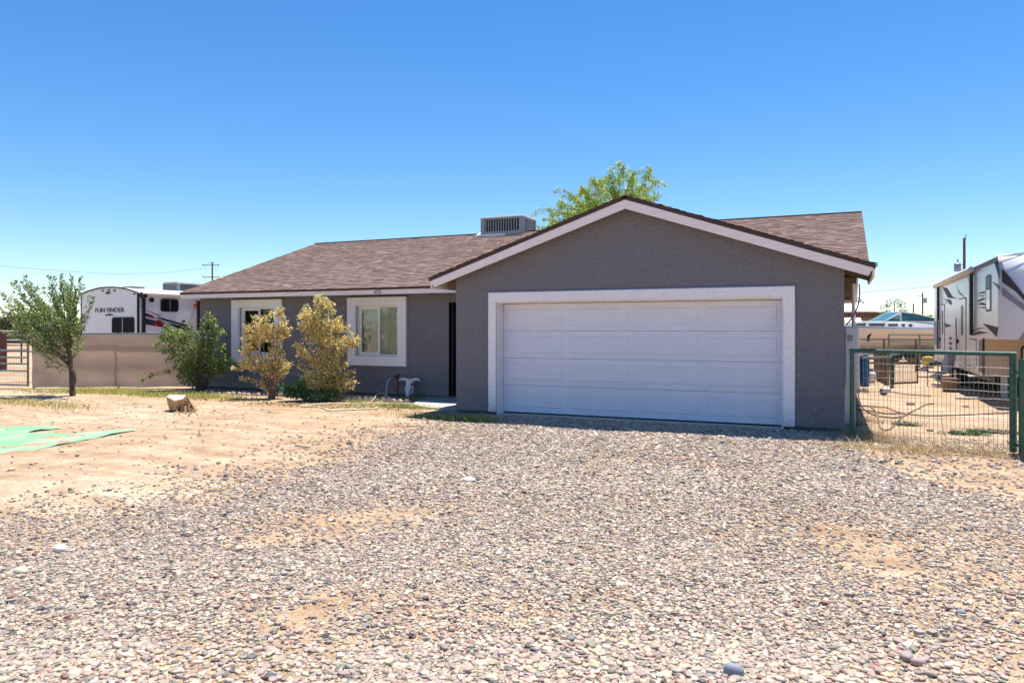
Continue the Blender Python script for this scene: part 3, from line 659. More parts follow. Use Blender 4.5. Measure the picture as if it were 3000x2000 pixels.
# ================================================================== ROOFTOP AIR CONDITIONER
ac = thing('air_conditioner', 'grey metal cooling unit with vertical grille bars on the roof ridge', 'air conditioner', (-9.02, 20.1, ZRG))
ax0, ax1, ay0, ay1, az0, az1 = -9.70, -8.34, 19.60, 20.62, ZRG - 0.04, 4.885
MB().box(ax0 + 0.08, ax1 - 0.08, ay0 + 0.08, ay1 - 0.08, az0 + 0.02, az1 - 0.03).build('coil', 'coil', ac, True)
MB().box(ax0 - 0.01, ax1 + 0.01, ay0 - 0.01, ay1 + 0.01, az1 - 0.03, az1).build('lid', 'flash', ac, True, bevel=0.006)
cw = 0.10
for x, y in ((ax0, ay0), (ax1 - 0.13, ay0), (ax0, ay1 - cw), (ax1 - 0.13, ay1 - cw)): MB().box(x, x + 0.13, y, y + cw, az0 - 0.2, az1 - 0.032).build('corner_post', 'acmetal', ac, True)
for b in ((ax0 + 0.13, ax1 - 0.13, ay0, ay0 + 0.05, az0 - 0.2, az0 + 0.06), (ax1 - 0.05, ax1, ay0 + cw, ay1 - cw, az0 - 0.2, az0 + 0.06), (ax0 + 0.13, ax1 - 0.13, ay0 + 0.01, ay0 + 0.05, az1 - 0.075, az1 - 0.031), (ax1 - 0.05, ax1 - 0.01, ay0 + cw, ay1 - cw, az1 - 0.075, az1 - 0.031)):
    MB().box(*b).build('casing_rail', 'acmetal', ac, True)
for k in range(13):
    x = ax0 + 0.16 + k * 0.082; MB().box(x, x + 0.016, ay0 + 0.005, ay0 + 0.035, az0 + 0.06, az1 - 0.075).build('grille_bar', 'acbar', ac, True)
for k in range(9):
    y = ay0 + 0.14 + k * 0.085; MB().box(ax1 - 0.035, ax1 - 0.005, y, y + 0.016, az0 + 0.06, az1 - 0.075).build('grille_bar', 'acbar', ac, True)
fl = MB().prism([(ax0 - 0.12, 19.52, zr(19.52) + 0.02), (ax0 + 0.82, 19.52, zr(19.52) + 0.02), (ax0 + 0.90, 19.95, ZRG + 0.03), (ax0 + 0.82, 20.5, zr(20.5) + 0.02), (ax0 - 0.12, 20.5, zr(20.5) + 0.02), (ax0 - 0.12, 19.95, ZRG + 0.03)], (0, 0, 0.055))
fl.build('flashing', 'flash', ac, True)

# ================================================================== PLANTS
def plant(name, label, cat, base, stems, P, A, size, cols, rngp, group=None, mat='leaf', stem_mat='bark', aspect=0.5, crown='foliage', trunk='stem'):
    t = thing(name, label, cat, base, 0, group)
    m = MB()
    for pts, r0, r1 in stems:
        n = len(pts); m.tube(pts, [r0 + (r1 - r0) * i / (n - 1) for i in range(n)], 6)
    m.build(trunk, stem_mat, t, True, smooth=True)
    o = link(crown, leaf_mesh(crown, P, A, size, cols, rngp, aspect), mat, t, True)
    return t
def along(paths, per_m, spread, rngp, t_from=0.25, updir=0.5):
    PP, AA = [], []
    for path in paths:
        seg = np.diff(path, axis=0); L = np.linalg.norm(seg, axis=1).sum(); n = max(4, int(L * per_m))
        u = t_from + (1 - t_from) * rngp.random(n) ** 0.9; idx = u * (len(path) - 1); i = np.minimum(idx.astype(int), len(path) - 2); f = (idx - i)[:, None]
        q = path[i] * (1 - f) + path[i + 1] * f; d = seg[i] / np.linalg.norm(seg[i], axis=1, keepdims=True)
        off_ = rngp.normal(size=(n, 3)); off_ -= d * (off_ * d).sum(1, keepdims=True); off_ /= np.linalg.norm(off_, axis=1, keepdims=True)
        rad = spread * rngp.random(n) ** 0.7 * (1.15 - u)
        PP.append(q + off_ * rad[:, None]); AA.append(off_ + d * updir + rngp.normal(0, 0.3, (n, 3)))
    return np.concatenate(PP), np.concatenate(AA)
# --- young tree at the left
rg = np.random.default_rng(21)
tb = G(213, 1160); tt = 17.6
def c5(x, y, dt=0.0): return at_t(x / 3.92, 780 + y / 3.92, tt + dt)
fork = c5(790, 1180)
tips = [(560, 100), (705, 80), (760, 200), (820, 110), (870, 260), (930, 125), (350, 190), (300, 220), (560, 250), (250, 170), (160, 160), (0, 290), (110, 300), (-60, 420), (1080, 360), (640, 370), (440, 420), (130, 640), (20, 520), (200, 800), (420, 700), (300, 560), (900, 720), (930, 930), (470, 1130), (600, 950), (660, 1270), (860, 480), (700, 600), (820, 350), (520, 780), (60, 760), (380, 900)]
paths = []; stems = []
for i, (x, y) in enumerate(tips):
    dt = rg.uniform(-0.75, 0.75); tip = c5(x, y, dt)
    h0 = rg.uniform(0.0, 0.75) if y < 900 else rg.uniform(0, 0.3)
    b0 = Vector(fork) + Vector((0, 0, h0)); mid = Vector(b0).lerp(tip, 0.5) + Vector((0.0, 0.0, -0.16 if x < 500 else -0.02))
    mainp = bez(b0, mid, tip, 14); paths.append(mainp); stems.append((bez(b0, mid, tip, 8), 0.014, 0.003))
    for k in range(3):                                    # side shoots
        a = mainp[rg.integers(5, 11)]; d = (np.array(tip) - a); L = np.linalg.norm(d)
        e2 = a + d / max(L, .1) * min(L, 0.5) * 0.7 + rg.normal(0, 0.09, 3) + (-0.03, 0, 0.14)
        paths.append(bez(a, (a + e2) / 2 + rg.normal(0, .03, 3), e2, 8)); stems.append((bez(a, (a + e2) / 2, e2, 4), 0.006, 0.002))
P, A = along(paths, 66, 0.08, rg, 0.15, 1.1)
low = rg.random(len(P)) < np.clip((P[:, 2] - 0.5) * 1.4, 0.15, 1); P, A = P[low], A[low]
N = len(P); cols = palette(rg, N, [(.09, .16, .05), (.15, .25, .07), (.26, .36, .09), (.42, .48, .11), (.27, .31, .18)], [20, 26, 24, 14, 16])
stems.append((bez(tb, tb + Vector((-0.05, 0, 0.4)), fork + Vector((0.02, 0, 0.9)), 10), 0.075, 0.03))
stems.append((bez(tb + Vector((0.04, 0, 0.3)), tb + Vector((0.08, 0, 0.6)), c5(830, 1180), 6), 0.05, 0.045))
plant('young_tree', 'young upright green tree with thin trunk in front of the tan screen fence', 'tree', tb, stems, P, A, rg.uniform(0.05, 0.095, N), cols, rg, trunk='trunk', crown='crown', aspect=0.45)

def blob_points(blobs, n, rngp, t_ref):
    """blobs: (px, py, rx_px, ry_px, weight) at distance t_ref"""
    w_ = np.array([b[4] for b in blobs], float); w_ /= w_.sum(); PP, AA = [], []
    for b, k in zip(blobs, (w_ * n).astype(int)):
        c = at_t(b[0], b[1], t_ref + rngp.uniform(-0.1, 0.1)); s = t_ref / FPX
        d = rngp.normal(size=(k, 3)); d /= np.linalg.norm(d, axis=1, keepdims=True); rad = rngp.random(k) ** 0.45
        right = np.array((CS, SN, 0)); fw_ = np.array((-SN, CS, 0)); up = np.array((0, 0, 1.0))
        rr = (b[2] * 0.8) * s
        PP.append(np.array(c) + (d[:, :1] * rad[:, None] * b[2] * s) * right + (d[:, 1:2] * rad[:, None] * rr) * fw_ + (d[:, 2:] * rad[:, None] * b[3] * s) * up)
        AA.append((d[:, :1] * right + d[:, 1:2] * fw_ + d[:, 2:] * up) + rngp.normal(0, 0.6, (k, 3)))
    return np.concatenate(PP), np.concatenate(AA)
def clump(P, A, rngp, keep=0.55, s=0.19):                 # break smooth lobes into clumps with gaps
    n = vnoise(P[:, 0] + 50, P[:, 2] + 50, s, 5) * 0.6 + vnoise(P[:, 1] + 50, P[:, 2] * 1.3 + 50, s * 0.8, 9) * 0.4
    k = n > np.quantile(n, 1 - keep) - rngp.uniform(0, 0.10, len(P)); return P[k], A[k]
def shrub(name, label, base_px, t_ref, blobs, n, cols, wts, seed, sizes=(0.035, 0.065), mat='leaf', extra=(), stem='bark', group=None, aspect=0.55, keep=0.55):
    rs = np.random.default_rng(seed); base = at_t(base_px[0], base_px[1], t_ref); base.z = 0.0
    P, A = blob_points(blobs, n, rs, t_ref); P, A = clump(P, A, rs, keep)
    stems = []; xp = []
    for b in blobs:
        for k in range(3):
            s = t_ref / FPX; tip = at_t(b[0] + rs.uniform(-.6, .6) * b[2], b[1] + rs.uniform(-.8, .5) * b[3], t_ref + rs.uniform(-.5, .5) * b[2] * s)
            b0 = base + Vector((rs.uniform(-.1, .1), rs.uniform(-.08, .08), 0)); mid = Vector((b0.x * 0.6 + tip.x * 0.4, b0.y * 0.6 + tip.y * 0.4, b0.z + (tip.z - b0.z) * 0.6))
            stems.append((bez(b0, mid, tip, 8), 0.016, 0.004))
    for b in blobs:                                       # shoots breaking the outline
        for k in range(5):
            an = rs.uniform(-0.3, 3.5); ca, sa = math.cos(an), -math.sin(an); q0, q1 = rs.uniform(.5, .8), rs.uniform(1.0, 1.28)
            a0 = at_t(b[0] + ca * b[2] * q0, b[1] + sa * b[3] * q0, t_ref + rs.uniform(-.15, .15)); a1 = at_t(b[0] + ca * b[2] * q1, b[1] + sa * b[3] * q1, t_ref + rs.uniform(-.25, .1))
            pth = bez(a0, a0.lerp(a1, .5) + Vector((0, 0, .04)), a1, 6); xp.append(pth); stems.append((pth, .005, .002))
    for a, b in extra:
        a = at_t(*a, t_ref - 0.1); b = at_t(*b, t_ref - 0.25); pth = bez(a, a.lerp(b, .5) + Vector((0, 0, .1)), b, 10); xp.append(pth); stems.append((pth, 0.008, 0.003))
    if xp:
        P2, A2 = along(xp, 95, 0.07, rs, 0.1, 0.3); P = np.concatenate([P, P2]); A = np.concatenate([A, A2])
    ok = P[:, 2] > 0.03; P, A = P[ok], A[ok]
    P[:, 1] = np.minimum(P[:, 1], YM - 0.06) if base.x > XL - 0.2 else P[:, 1]
    N = len(P); h = np.clip(P[:, 2] / 2.0, 0, 1)
    c = palette(rs, N, cols, wts)
    return plant(name, label, 'shrub', base, stems, P, A, rs.uniform(*sizes, N), c, rs, mat=mat, stem_mat=stem, aspect=aspect, group=group)
GREENS = [(.13, .21, .055), (.20, .29, .075), (.34, .38, .11), (.50, .50, .15), (.08, .13, .045)]
shrub('leafy_shrub', 'tall green leafy shrub at the left corner of the grey house', (590, 1146), 18.5,
      [(590, 985, 42, 50, 9), (560, 1040, 62, 55, 12), (520, 985, 45, 38, 6), (575, 1095, 52, 38, 9), (605, 950, 24, 26, 3), (640, 1055, 30, 40, 4), (485, 1010, 30, 24, 2.5), (655, 1000, 14, 26, 1.2)], 7200, GREENS, [30, 25, 16, 9, 20], 3,
      (0.045, 0.09), extra=[((560, 1075), (415, 1112)), ((600, 1050), (690, 1058)), ((600, 1110), (672, 1078)), ((590, 960), (612, 915)), ((560, 1010), (465, 985)), ((620, 1100), (660, 1100))], keep=0.5)
ORANGE = [(.76, .42, .12), (.80, .58, .20), (.72, .58, .22), (.64, .56, .30), (.44, .46, .18), (.82, .75, .48), (.32, .38, .13)]
shrub('dry_shrub', 'smaller golden-brown shrub growing in front of the left window', (795, 1164), 17.0,
      [(760, 965, 42, 38, 8), (810, 955, 32, 46, 7), (735, 1000, 24, 38, 3), (790, 1010, 32, 26, 3), (838, 965, 12, 28, 1.5), (806, 1075, 38, 44, 8), (745, 1062, 38, 22, 4), (720, 1030, 14, 16, 1), (790, 1125, 26, 22, 3)], 4300, ORANGE, [14, 20, 18, 16, 12, 12, 9], 4,
      (0.045, 0.085), 'dryleaf', extra=[((790, 1090), (680, 1080)), ((810, 1060), (826, 985)), ((780, 1140), (700, 1108)), ((800, 1150), (770, 1140))], stem='twig', keep=0.5)
shrub('dry_shrub', 'larger orange and straw coloured shrub reaching the eave between the windows', (955, 1171), 16.6,
      [(935, 945, 62, 55, 14), (915, 1010, 42, 58, 9), (965, 1020, 64, 70, 18), (1000, 985, 30, 40, 5), (940, 1105, 66, 48, 14), (1010, 1050, 28, 30, 4), (1030, 1000, 22, 20, 2), (945, 885, 22, 22, 2), (910, 930, 28, 32, 4), (980, 1130, 44, 34, 6), (882, 1045, 10, 18, .7)], 8600, ORANGE, [10, 18, 22, 20, 14, 12, 9], 5,
      (0.045, 0.085), 'dryleaf', extra=[((950, 920), (942, 868)), ((975, 930), (975, 888)), ((1000, 1100), (1046, 1122)), ((990, 1120), (1040, 1085))], stem='twig', keep=0.55)
shrub('ground_plant', 'low dark green bushy plant with pale flowers at the foot of the orange shrub', (900, 1172), 16.3,
      [(905, 1156, 50, 11, 4), (850, 1145, 24, 16, 2.5), (960, 1158, 38, 10, 2), (880, 1128, 14, 12, 1)], 1500, [(.07, .17, .06), (.13, .26, .10), (.20, .33, .13), (.75, .75, .7)], [40, 35, 20, 3], 6, (0.05, 0.09), stem='twig', aspect=0.6, keep=0.7)

# --- feathery tree behind the roof
rg = np.random.default_rng(77)
tcx = at_t(1800, 900, 31.0); tbase = Vector((tcx.x, tcx.y, 0))
def bt(px, py, dt=0.0): return at_t(px, py, 31.0 + dt)
tip2 = [(1825, 482), (1860, 500), (1905, 492), (1930, 530), (1790, 500), (1740, 520), (1700, 545), (1655, 555), (1640, 590), (1600, 612), (1590, 640), (1600, 665), (1650, 640), (1700, 600), (1745, 580), (1800, 560), (1850, 545), (1890, 540), (1925, 575), (1945, 600), (1900, 590), (1870, 580), (1760, 545), (1680, 580), (1720, 640), (1620, 680), (1680, 660), (1780, 620), (1770, 520), (1850, 610), (1640, 620), (1715, 565)]
paths = []; stems = []; hub = bt(1800, 700)
for x, y in tip2:
    dt = rg.uniform(-1.6, 1.6); tip = bt(x, y, dt); b0 = hub + Vector((rg.uniform(-.3, .3), rg.uniform(-.3, .3), rg.uniform(-.8, .2)))
    mid = b0.lerp(tip, 0.55) + Vector((0, 0, 0.55)); pth = bez(b0, mid, tip, 12); stems.append((pth, 0.035, 0.006))
    for k in range(12):
        a = pth[rg.integers(4, 12)]; e2 = a + np.array((rg.normal(0, 0.36), rg.normal(0, 0.36), -abs(rg.normal(0.22, 0.26)))); m_ = (a + e2) / 2 + (0, 0, 0.12)
        paths.append(bez(a, m_, e2, 7)); stems.append((bez(a, m_, e2, 3), 0.006, 0.002))
    paths.append(pth)
P, A = along(paths, 88, 0.17, rg, 0.08, 0.8); A[:, 2] -= 0.9
N = len(P); cols = palette(rg, N, [(.26, .40, .06), (.42, .56, .08), (.58, .68, .11), (.15, .24, .06), (.68, .70, .14)], [28, 28, 20, 16, 8])
stems.append((bez(tbase, tbase + Vector((0.2, 0, 2)), hub, 8), 0.22, 0.10))
plant('feathery_tree', 'light green feathery tree rising behind the house roof', 'tree', tbase, stems, P, A, rg.uniform(0.08, 0.16, N), cols, rg, trunk='trunk', crown='crown', aspect=0.24)

# --- distant trees
def far_tree(label, px, py_top, t, wpx, hpx, cols, seed, n=1500, group='far trees', size=(0.25, 0.5)):
    rs = np.random.default_rng(seed); base = at_t(px, HZ, t); base.z = 0
    bl = [(px + rs.uniform(-.32, .32) * wpx, py_top + hpx * rs.uniform(.22, .8), wpx * rs.uniform(.16, .3), hpx * rs.uniform(.14, .26), 1) for _ in range(9)]
    P, A = blob_points(bl, n, rs, t); P, A = clump(P, A, rs, 0.6, 0.6); P[:, 2] = np.maximum(P[:, 2], 0.15); N = len(P)
    st = []
    for k in range(5):
        b = bl[k]; tip = at_t(b[0], b[1], t); st.append((bez(base, base.lerp(tip, .5) + Vector((0, 0, .3)), tip, 6), 0.10, 0.03))
    plant('distant_tree', label, 'tree', base, st, P, A, rs.uniform(*size, N), palette(rs, N, cols, [1] * len(cols)), rs, group=group, trunk='trunk', crown='crown')
OL = [(.10, .12, .06), (.15, .17, .08), (.22, .23, .12), (.08, .10, .05)]
far_tree('grey-green open tree behind the boat and the white-roofed shed', 2618, 868, 68, 95, 85, OL, 1, 1500, size=(0.10, 0.22))
far_tree('small bushy tree top showing above the white shed roof', 2532, 868, 72, 60, 80, OL, 2, 1200, size=(0.12, 0.25))
far_tree('bright green tree beyond the fence behind the young tree', 120, 890, 60, 150, 85, [(.12, .18, .05), (.2, .26, .07), (.3, .33, .09)], 3, 2600, size=(0.15, 0.3))
far_tree('olive bush on the horizon at the far left edge', 10, 905, 75, 120, 70, OL, 4, 1600, size=(0.2, 0.4))
far_tree('yellow-green tree just left of the white travel trailer', 205, 905, 70, 60, 70, [(.2, .25, .06), (.3, .33, .08)], 6, 900, size=(0.15, 0.3))
# distant scrub reads as one mass on the horizon
rs = np.random.default_rng(5); n = 5200; ang = rs.uniform(-1.3, 1.3, n) ; rad = rs.uniform(260, 900, n); cx = np.repeat(rs.uniform(-1.3, 1.3, 260), 20); ang = cx + rs.normal(0, .012, n); rad = np.repeat(rs.uniform(260, 800, 260), 20) + rs.normal(0, 4, n)
P = np.stack([-np.sin(ang + TH) * rad, np.cos(ang + TH) * rad, np.abs(rs.normal(0, 1.3, n)) + 0.2], 1)
tag(link('distant_scrub', leaf_mesh('distant_scrub', P, rs.normal(size=(n, 3)) + (0, 0, .5), rs.uniform(1.5, 3.5, n), palette(rs, n, OL, [1] * 4), rs, 0.7), 'leaf'), 'low olive desert scrub along the horizon', 'scrub', kind='stuff')
# palm far away
pb = at_t(2727, HZ, 95); pb.z = 0; top = at_t(2727, 934, 95)
pt = thing('palm_tree', 'small distant palm beside the white camper at right', 'tree', pb)
MB().tube([pb, pb.lerp(top, .5), top], [0.25, 0.2, 0.18], 8).build('trunk', 'bark', pt, True)
for k in range(16):
    a = k * 2.4; rr = 0.9 + 0.25 * (k % 3); e2 = top + Vector((math.cos(a) * rr, math.sin(a) * rr, 0.5 - 0.45 * (k % 3))); pth = bez(top, top.lerp(e2, .5) + Vector((0, 0, .45)), e2, 6)
    m = MB(); d = Vector((-math.sin(a), math.cos(a), 0)) * 0.11
    for i in range(5):
        p0, p1 = Vector(pth[i]), Vector(pth[i + 1]); w0, w1 = (1 - abs(i - 2) / 4), (1 - abs(i - 1) / 4) if i < 4 else 0.1
        m.add([p0 - d * w0, p0 + d * w0, p1 + d * w1, p1 - d * w1], [(0, 1, 2, 3)])
    m.build('frond', M('palm_frond_%d' % k, (.16, .19, .06), .6) if k == 0 else bpy.data.materials['palm_frond_0'], pt, True)

# --- grass, weeds, litter (nobody could count these)
def grass(name, label, spots, seed, cols, wts, hgt=(0.04, 0.12), wdt=0.012, lean=0.5):
    rs = np.random.default_rng(seed); PP, HH = [], []
    for px, py, ax, ay, n in spots:
        c = gp(px, py); q = rs.normal(size=(n, 2)) * 0.5; PP.append(np.stack([c.x + q[:, 0] * ax, c.y + q[:, 1] * ay], 1))
    P2 = np.concatenate(PP); ok = ~((P2[:, 1] > YF - 0.08) & (P2[:, 0] > XG - 0.1) & (P2[:, 0] < XR + 0.05)) & ~((P2[:, 1] > YM - 0.05) & (P2[:, 0] > XL - 0.1) & (P2[:, 0] < XR + 0.05)); P2 = P2[ok]
    N = len(P2); P3 = np.concatenate([P2, gz(P2[:, 0], P2[:, 1])[:, None] - 0.005], 1)
    h = rs.uniform(*hgt, N); d = rs.normal(size=(N, 2)) * lean; a = rs.uniform(0, 6.28, N); sx = np.stack([np.cos(a), np.sin(a), 0 * a], 1) * wdt / 2
    mid = P3 + np.stack([d[:, 0] * h * .3, d[:, 1] * h * .3, h * .6], 1); tip = P3 + np.stack([d[:, 0] * h, d[:, 1] * h, h], 1)
    V = np.stack([P3 - sx, P3 + sx, mid + sx * .7, mid - sx * .7, tip], 1).reshape(-1, 3); b = np.arange(N)[:, None] * 5
    F = np.concatenate([b + [0, 1, 2], b + [0, 2, 3], b + [3, 2, 4]], 0)
    tag(link(name, np_mesh(name, V, F, np.repeat(palette(rs, N, cols, wts), 5, 0)), 'grassm'), label, 'grass', kind='stuff')
YG = [(.52, .48, .10), (.36, .42, .09), (.60, .50, .22), (.18, .26, .07)]
grass('grass', 'yellow-green grass along the foot of the tan screen fence', [(300, 1150, 1.6, .5, 1800), (400, 1150, 1.6, .45, 1500), (470, 1158, 1.2, .5, 900), (560, 1160, 1.6, .5, 900), (230, 1150, .8, .3, 500), (120, 1150, 1.0, .35, 260), (60, 1180, 2.0, .5, 420), (150, 1192, 1.2, .4, 200), (620, 1165, 1.2, .35, 420)], 1, YG, [30, 28, 25, 15], (0.03, 0.13), 0.014)
grass('weeds', 'green weeds growing around the walkway and garage corner', [(1150, 1192, .9, .22, 550), (1190, 1196, .7, .2, 350), (1270, 1222, .8, .25, 420), (1320, 1226, .5, .2, 260), (1225, 1172, .5, .2, 350), (1405, 1232, .5, .15, 340), (1390, 1226, .4, .12, 200), (1060, 1180, .8, .2, 220)], 2, [(.15, .25, .07), (.24, .31, .08), (.40, .40, .11), (.52, .45, .2)], [35, 30, 20, 15], (0.04, 0.13), 0.010)
grass('dry_weeds', 'straw coloured dry weeds at the base of the green gate', [(2520, 1275, .35, .3, 650), (2560, 1290, .5, .3, 420), (2640, 1318, 1.0, .25, 450), (2750, 1325, 1.2, .25, 420), (2860, 1322, 1.0, .3, 320), (2700, 1290, 1.4, .4, 220), (2540, 1235, .3, .3, 250)], 3, [(.50, .38, .20), (.40, .29, .14), (.58, .46, .26), (.22, .14, .08)], [35, 25, 25, 15], (0.03, 0.16), 0.007, 1.3)
grass('low_weeds', 'small dark green weed patches on the dirt behind the green gate', [(2650, 1245, .22, .12, 160), (2810, 1272, .18, .12, 150), (2900, 1268, .3, .12, 240), (2500, 1245, .15, .2, 120), (2860, 1275, .2, .1, 60)], 4, [(.07, .14, .05), (.11, .18, .06), (.05, .10, .04)], [1, 1, 1], (0.03, 0.09), 0.022, 0.9)
rs = np.random.default_rng(9); lp = []
for px, py, ax, ay, n in ((800, 1185, 1.2, .35, 420), (950, 1190, 1.6, .4, 650), (640, 1170, 1.4, .35, 260), (1050, 1195, 1.2, .3, 160), (540, 1165, 1.2, .3, 180), (560, 1210, .5, .25, 70), (2600, 1310, 1.2, .4, 260), (80, 1180, 2.2, .35, 220)):
    c = gp(px, py); q = rs.normal(size=(n, 2)) * .5; lp.append(np.stack([c.x + q[:, 0] * ax, c.y + q[:, 1] * ay], 1))
lp = np.concatenate(lp); N = len(lp); lp = lp[(lp[:, 1] < YM - 0.1)]; N = len(lp)
P = np.concatenate([lp, gz(lp[:, 0], lp[:, 1])[:, None] + 0.008], 1); A = np.concatenate([rs.normal(size=(N, 2)), rs.uniform(-.05, .25, (N, 1))], 1)
tag(link('leaf_litter', leaf_mesh('leaf_litter', P, A, rs.uniform(.03, .06, N), palette(rs, N, ORANGE + [(.16, .09, .06)], [1] * 7 + [5]), rs, .6, .1), 'dryleaf'), 'fallen dry leaves scattered on the dirt under the shrubs', 'leaf litter', kind='stuff')

# ================================================================== FLOWER BED EDGING, HOSES, SKULL
ed = thing('garden_edging', 'row of rounded tan edging blocks bordering the flower bed', 'edging', (-12, 13.70, 0.025))
ring = [(math.cos(a) * .068, math.sin(a) * .06) for a in np.linspace(0, math.pi, 9)]
bme = MB().prism([(-.068, -.03, -.05)] + [(x, -.03, .02 + z) for x, z in reversed(ring)] + [(.068, -.03, -.05)], (0, .06, 0)).mesh('edging_block', bevel=0.008, smooth=True); bme.materials.append(MT['brick'])
random.seed(3)
for k in range(46):
    x = -15.4 + k * 0.152 + random.uniform(-.012, .012)
    o = link('edging_block', bme, None, ed); o.location = (x + 12, random.uniform(-.04, .04) + 0.05 * math.sin(x), random.uniform(-.03, .012) - (0.03 if x < -12.3 else 0)); o.rotation_euler = (random.uniform(-.25, .1), random.uniform(-.12, .12), random.uniform(-.2, .2)); g_ = random.uniform(.75, 1.25); o.color = (g_, g_, g_ * .95, 1)
def ground_tube(name, label, cat, pts, r, mat, zs=None, n=8, group=None, sub=6):
    P = [G(x, y, r * 0.9) for x, y in pts]
    if zs:
        for p_, z in zip(P, zs): p_.z += z
    out = []                                              # Catmull-Rom through the points
    for i in range(len(P) - 1):
        p0, p1, p2, p3 = P[max(i - 1, 0)], P[i], P[i + 1], P[min(i + 2, len(P) - 1)]
        for k in range(sub):
            t = k / sub; out.append(0.5 * ((2 * p1) + (p2 - p0) * t + (2 * p0 - 5 * p1 + 4 * p2 - p3) * t * t + (3 * p1 - p0 - 3 * p2 + p3) * t ** 3))
    out.append(P[-1]); o = MB().tube(out, r, n).build(name, mat, smooth=True); return tag(o, label, cat, group)
def c8(x, y): return (850 + x / 3.618, 1080 + y / 3.618)
ground_tube('garden_hose', 'long tan garden hose looped across the dirt in front of the flower bed', 'hose',
            [c8(*q) for q in ((1410, 372), (1250, 374), (1050, 372), (850, 378), (600, 380), (420, 378), (250, 388), (100, 404), (180, 408), (300, 412), (370, 430), (405, 450), (560, 444), (760, 438), (920, 425), (880, 395), (980, 375), (1090, 385), (1060, 405), (950, 400), (900, 380), (1000, 345), (1120, 322), (1230, 318))], 0.016, 'hose')
ground_tube('garden_hose', 'short straw coloured hose arching over the edging blocks', 'hose', [c8(*q) for q in ((830, 376), (880, 360), (930, 335), (1000, 328), (1100, 352))], 0.011, 'hose', zs=[0, .06, .13, .12, 0])
sp = at_y(1152, 1104, YM - 0.10)
fa = thing('garden_faucet', 'small dark outdoor faucet on the grey wall with orange handled valve', 'faucet', (sp.x, YM, sp.z))
MB().tube([(sp.x + .02, YM, sp.z), (sp.x + .02, YM - 0.10, sp.z), (sp.x - .03, YM - 0.14, sp.z - .03)], 0.018, 8).build('spout', 'steel', fa, True, smooth=True)
MB().tube([(sp.x + .03, YM - .06, sp.z + .02), (sp.x + .16, YM - .08, sp.z + .05)], 0.014, 6).build('lever', 'black', fa, True)
MB().tube([(sp.x + .075, YM - .05, sp.z), (sp.x + .085, YM - .05, 0.0)], 0.011, 8).build('riser_pipe', 'black', fa, True)
MB().lathe([(.012, 0), (.028, .04), (.026, .16), (.012, .2)], (sp.x + .08, YM - .06, sp.z - .27), 10).build('valve', 'orange', fa, True, smooth=True)
e_ = G(1131, 1166, 0.01)
tag(MB().tube(bez(sp + Vector((-.03, -.04, -.02)), (sp.x - .12, YM - .2, .45), e_, 12), 0.015, 8).build('white_hose', 'whitehose', smooth=True), 'pale hose hanging from the outdoor faucet to the flower bed', 'hose')
# cattle skull leaning on the wall
sk0 = at_y(1197, 1163, YM - 0.28); ks = thing('cattle_skull', 'bleached white cattle skull with horns leaning at the grey wall', 'skull', (sk0.x, YM - .28, 0.03), R(6))
prof = [(.42, .055, .04, .10), (.40, .085, .06, .09), (.36, .105, .075, .075), (.30, .095, .08, .055), (.24, .072, .07, .03), (.17, .055, .055, .0), (.10, .05, .05, -.03), (.04, .046, .04, -.055), (.015, .03, .025, -.06)]
rings = [[(rx_ * math.cos(a), y_ + ry_ * math.sin(a), z) for a in np.linspace(0, 2 * math.pi, 14, endpoint=False)] for z, rx_, ry_, y_ in prof]
MB().loft(rings).build('skull', 'bone', ks, smooth=True)
for sx in (-1, 1):
    MB().tube(bez((sx * .06, .09, .385), (sx * .20, .085, .44), (sx * .27, .04, .375), 9), [.036, .037, .036, .034, .031, .028, .023, .016, .006], 8).build('horn', 'bone', ks, smooth=True)
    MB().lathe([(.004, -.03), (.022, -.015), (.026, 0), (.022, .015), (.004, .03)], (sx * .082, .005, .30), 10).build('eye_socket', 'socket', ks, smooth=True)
    MB().tube(bez((sx * .085, .04, .26), (sx * .105, .03, .14), (sx * .05, .0, .05), 6), [.016, .018, .018, .016, .013, .01], 6).build('cheek_bone', 'bone', ks, smooth=True)

# ================================================================== LOG AND GREEN NETTING
lg = G(527, 1203); lgo = thing('wood_stump', 'weathered broken stump with pale flat top lying on the dirt', 'stump', lg, TH)
rs = np.random.default_rng(12)
def rock_loft(levels, n, jit, seed):
    r = np.random.default_rng(seed); out = []; ph = r.uniform(-1, 1, n)
    for z, rx_, ry_, cx_, cy_, tilt in levels:
        ring = []
        for k in range(n):
            a = 2 * math.pi * k / n; j = 1 + jit * (ph[k] + r.uniform(-.4, .4)); x = rx_ * math.cos(a) * j; y = ry_ * math.sin(a) * j; ring.append((cx_ + x, cy_ + y, z + tilt * x))
        out.append(ring)
    return out
lt = CAMH * FPX / (1203 - HZ)
def lc(x, y, d): return at_t(450 + x / 11.76, 1120 + y / 11.76, lt + d)
def hull(name, mat, pts, th=0.0):
    import bmesh
    bm_ = bmesh.new()
    for q_ in pts: bm_.verts.new(lc(*q_))
    r_ = bmesh.ops.convex_hull(bm_, input=bm_.verts); bmesh.ops.recalc_face_normals(bm_, faces=bm_.faces)
    me_ = bpy.data.meshes.new(name); bm_.to_mesh(me_); bm_.free(); return link(name, me_, mat, lgo, True)
hull('trunk_wood', 'logend', [(440, 500, .0), (730, 640, -.16), (1000, 575, -.12), (1110, 440, .16), (560, 425, .22), (470, 700, .0), (555, 960, -.02), (760, 985, -.12), (1010, 1010, -.08), (1180, 900, .2), (600, 900, .25)])
hull('top_face', 'loggrey', [(438, 490, .0), (735, 632, -.17), (1005, 566, -.13), (1118, 432, .17), (560, 415, .23), (440, 515, .01), (735, 655, -.15), (1005, 592, -.11)])
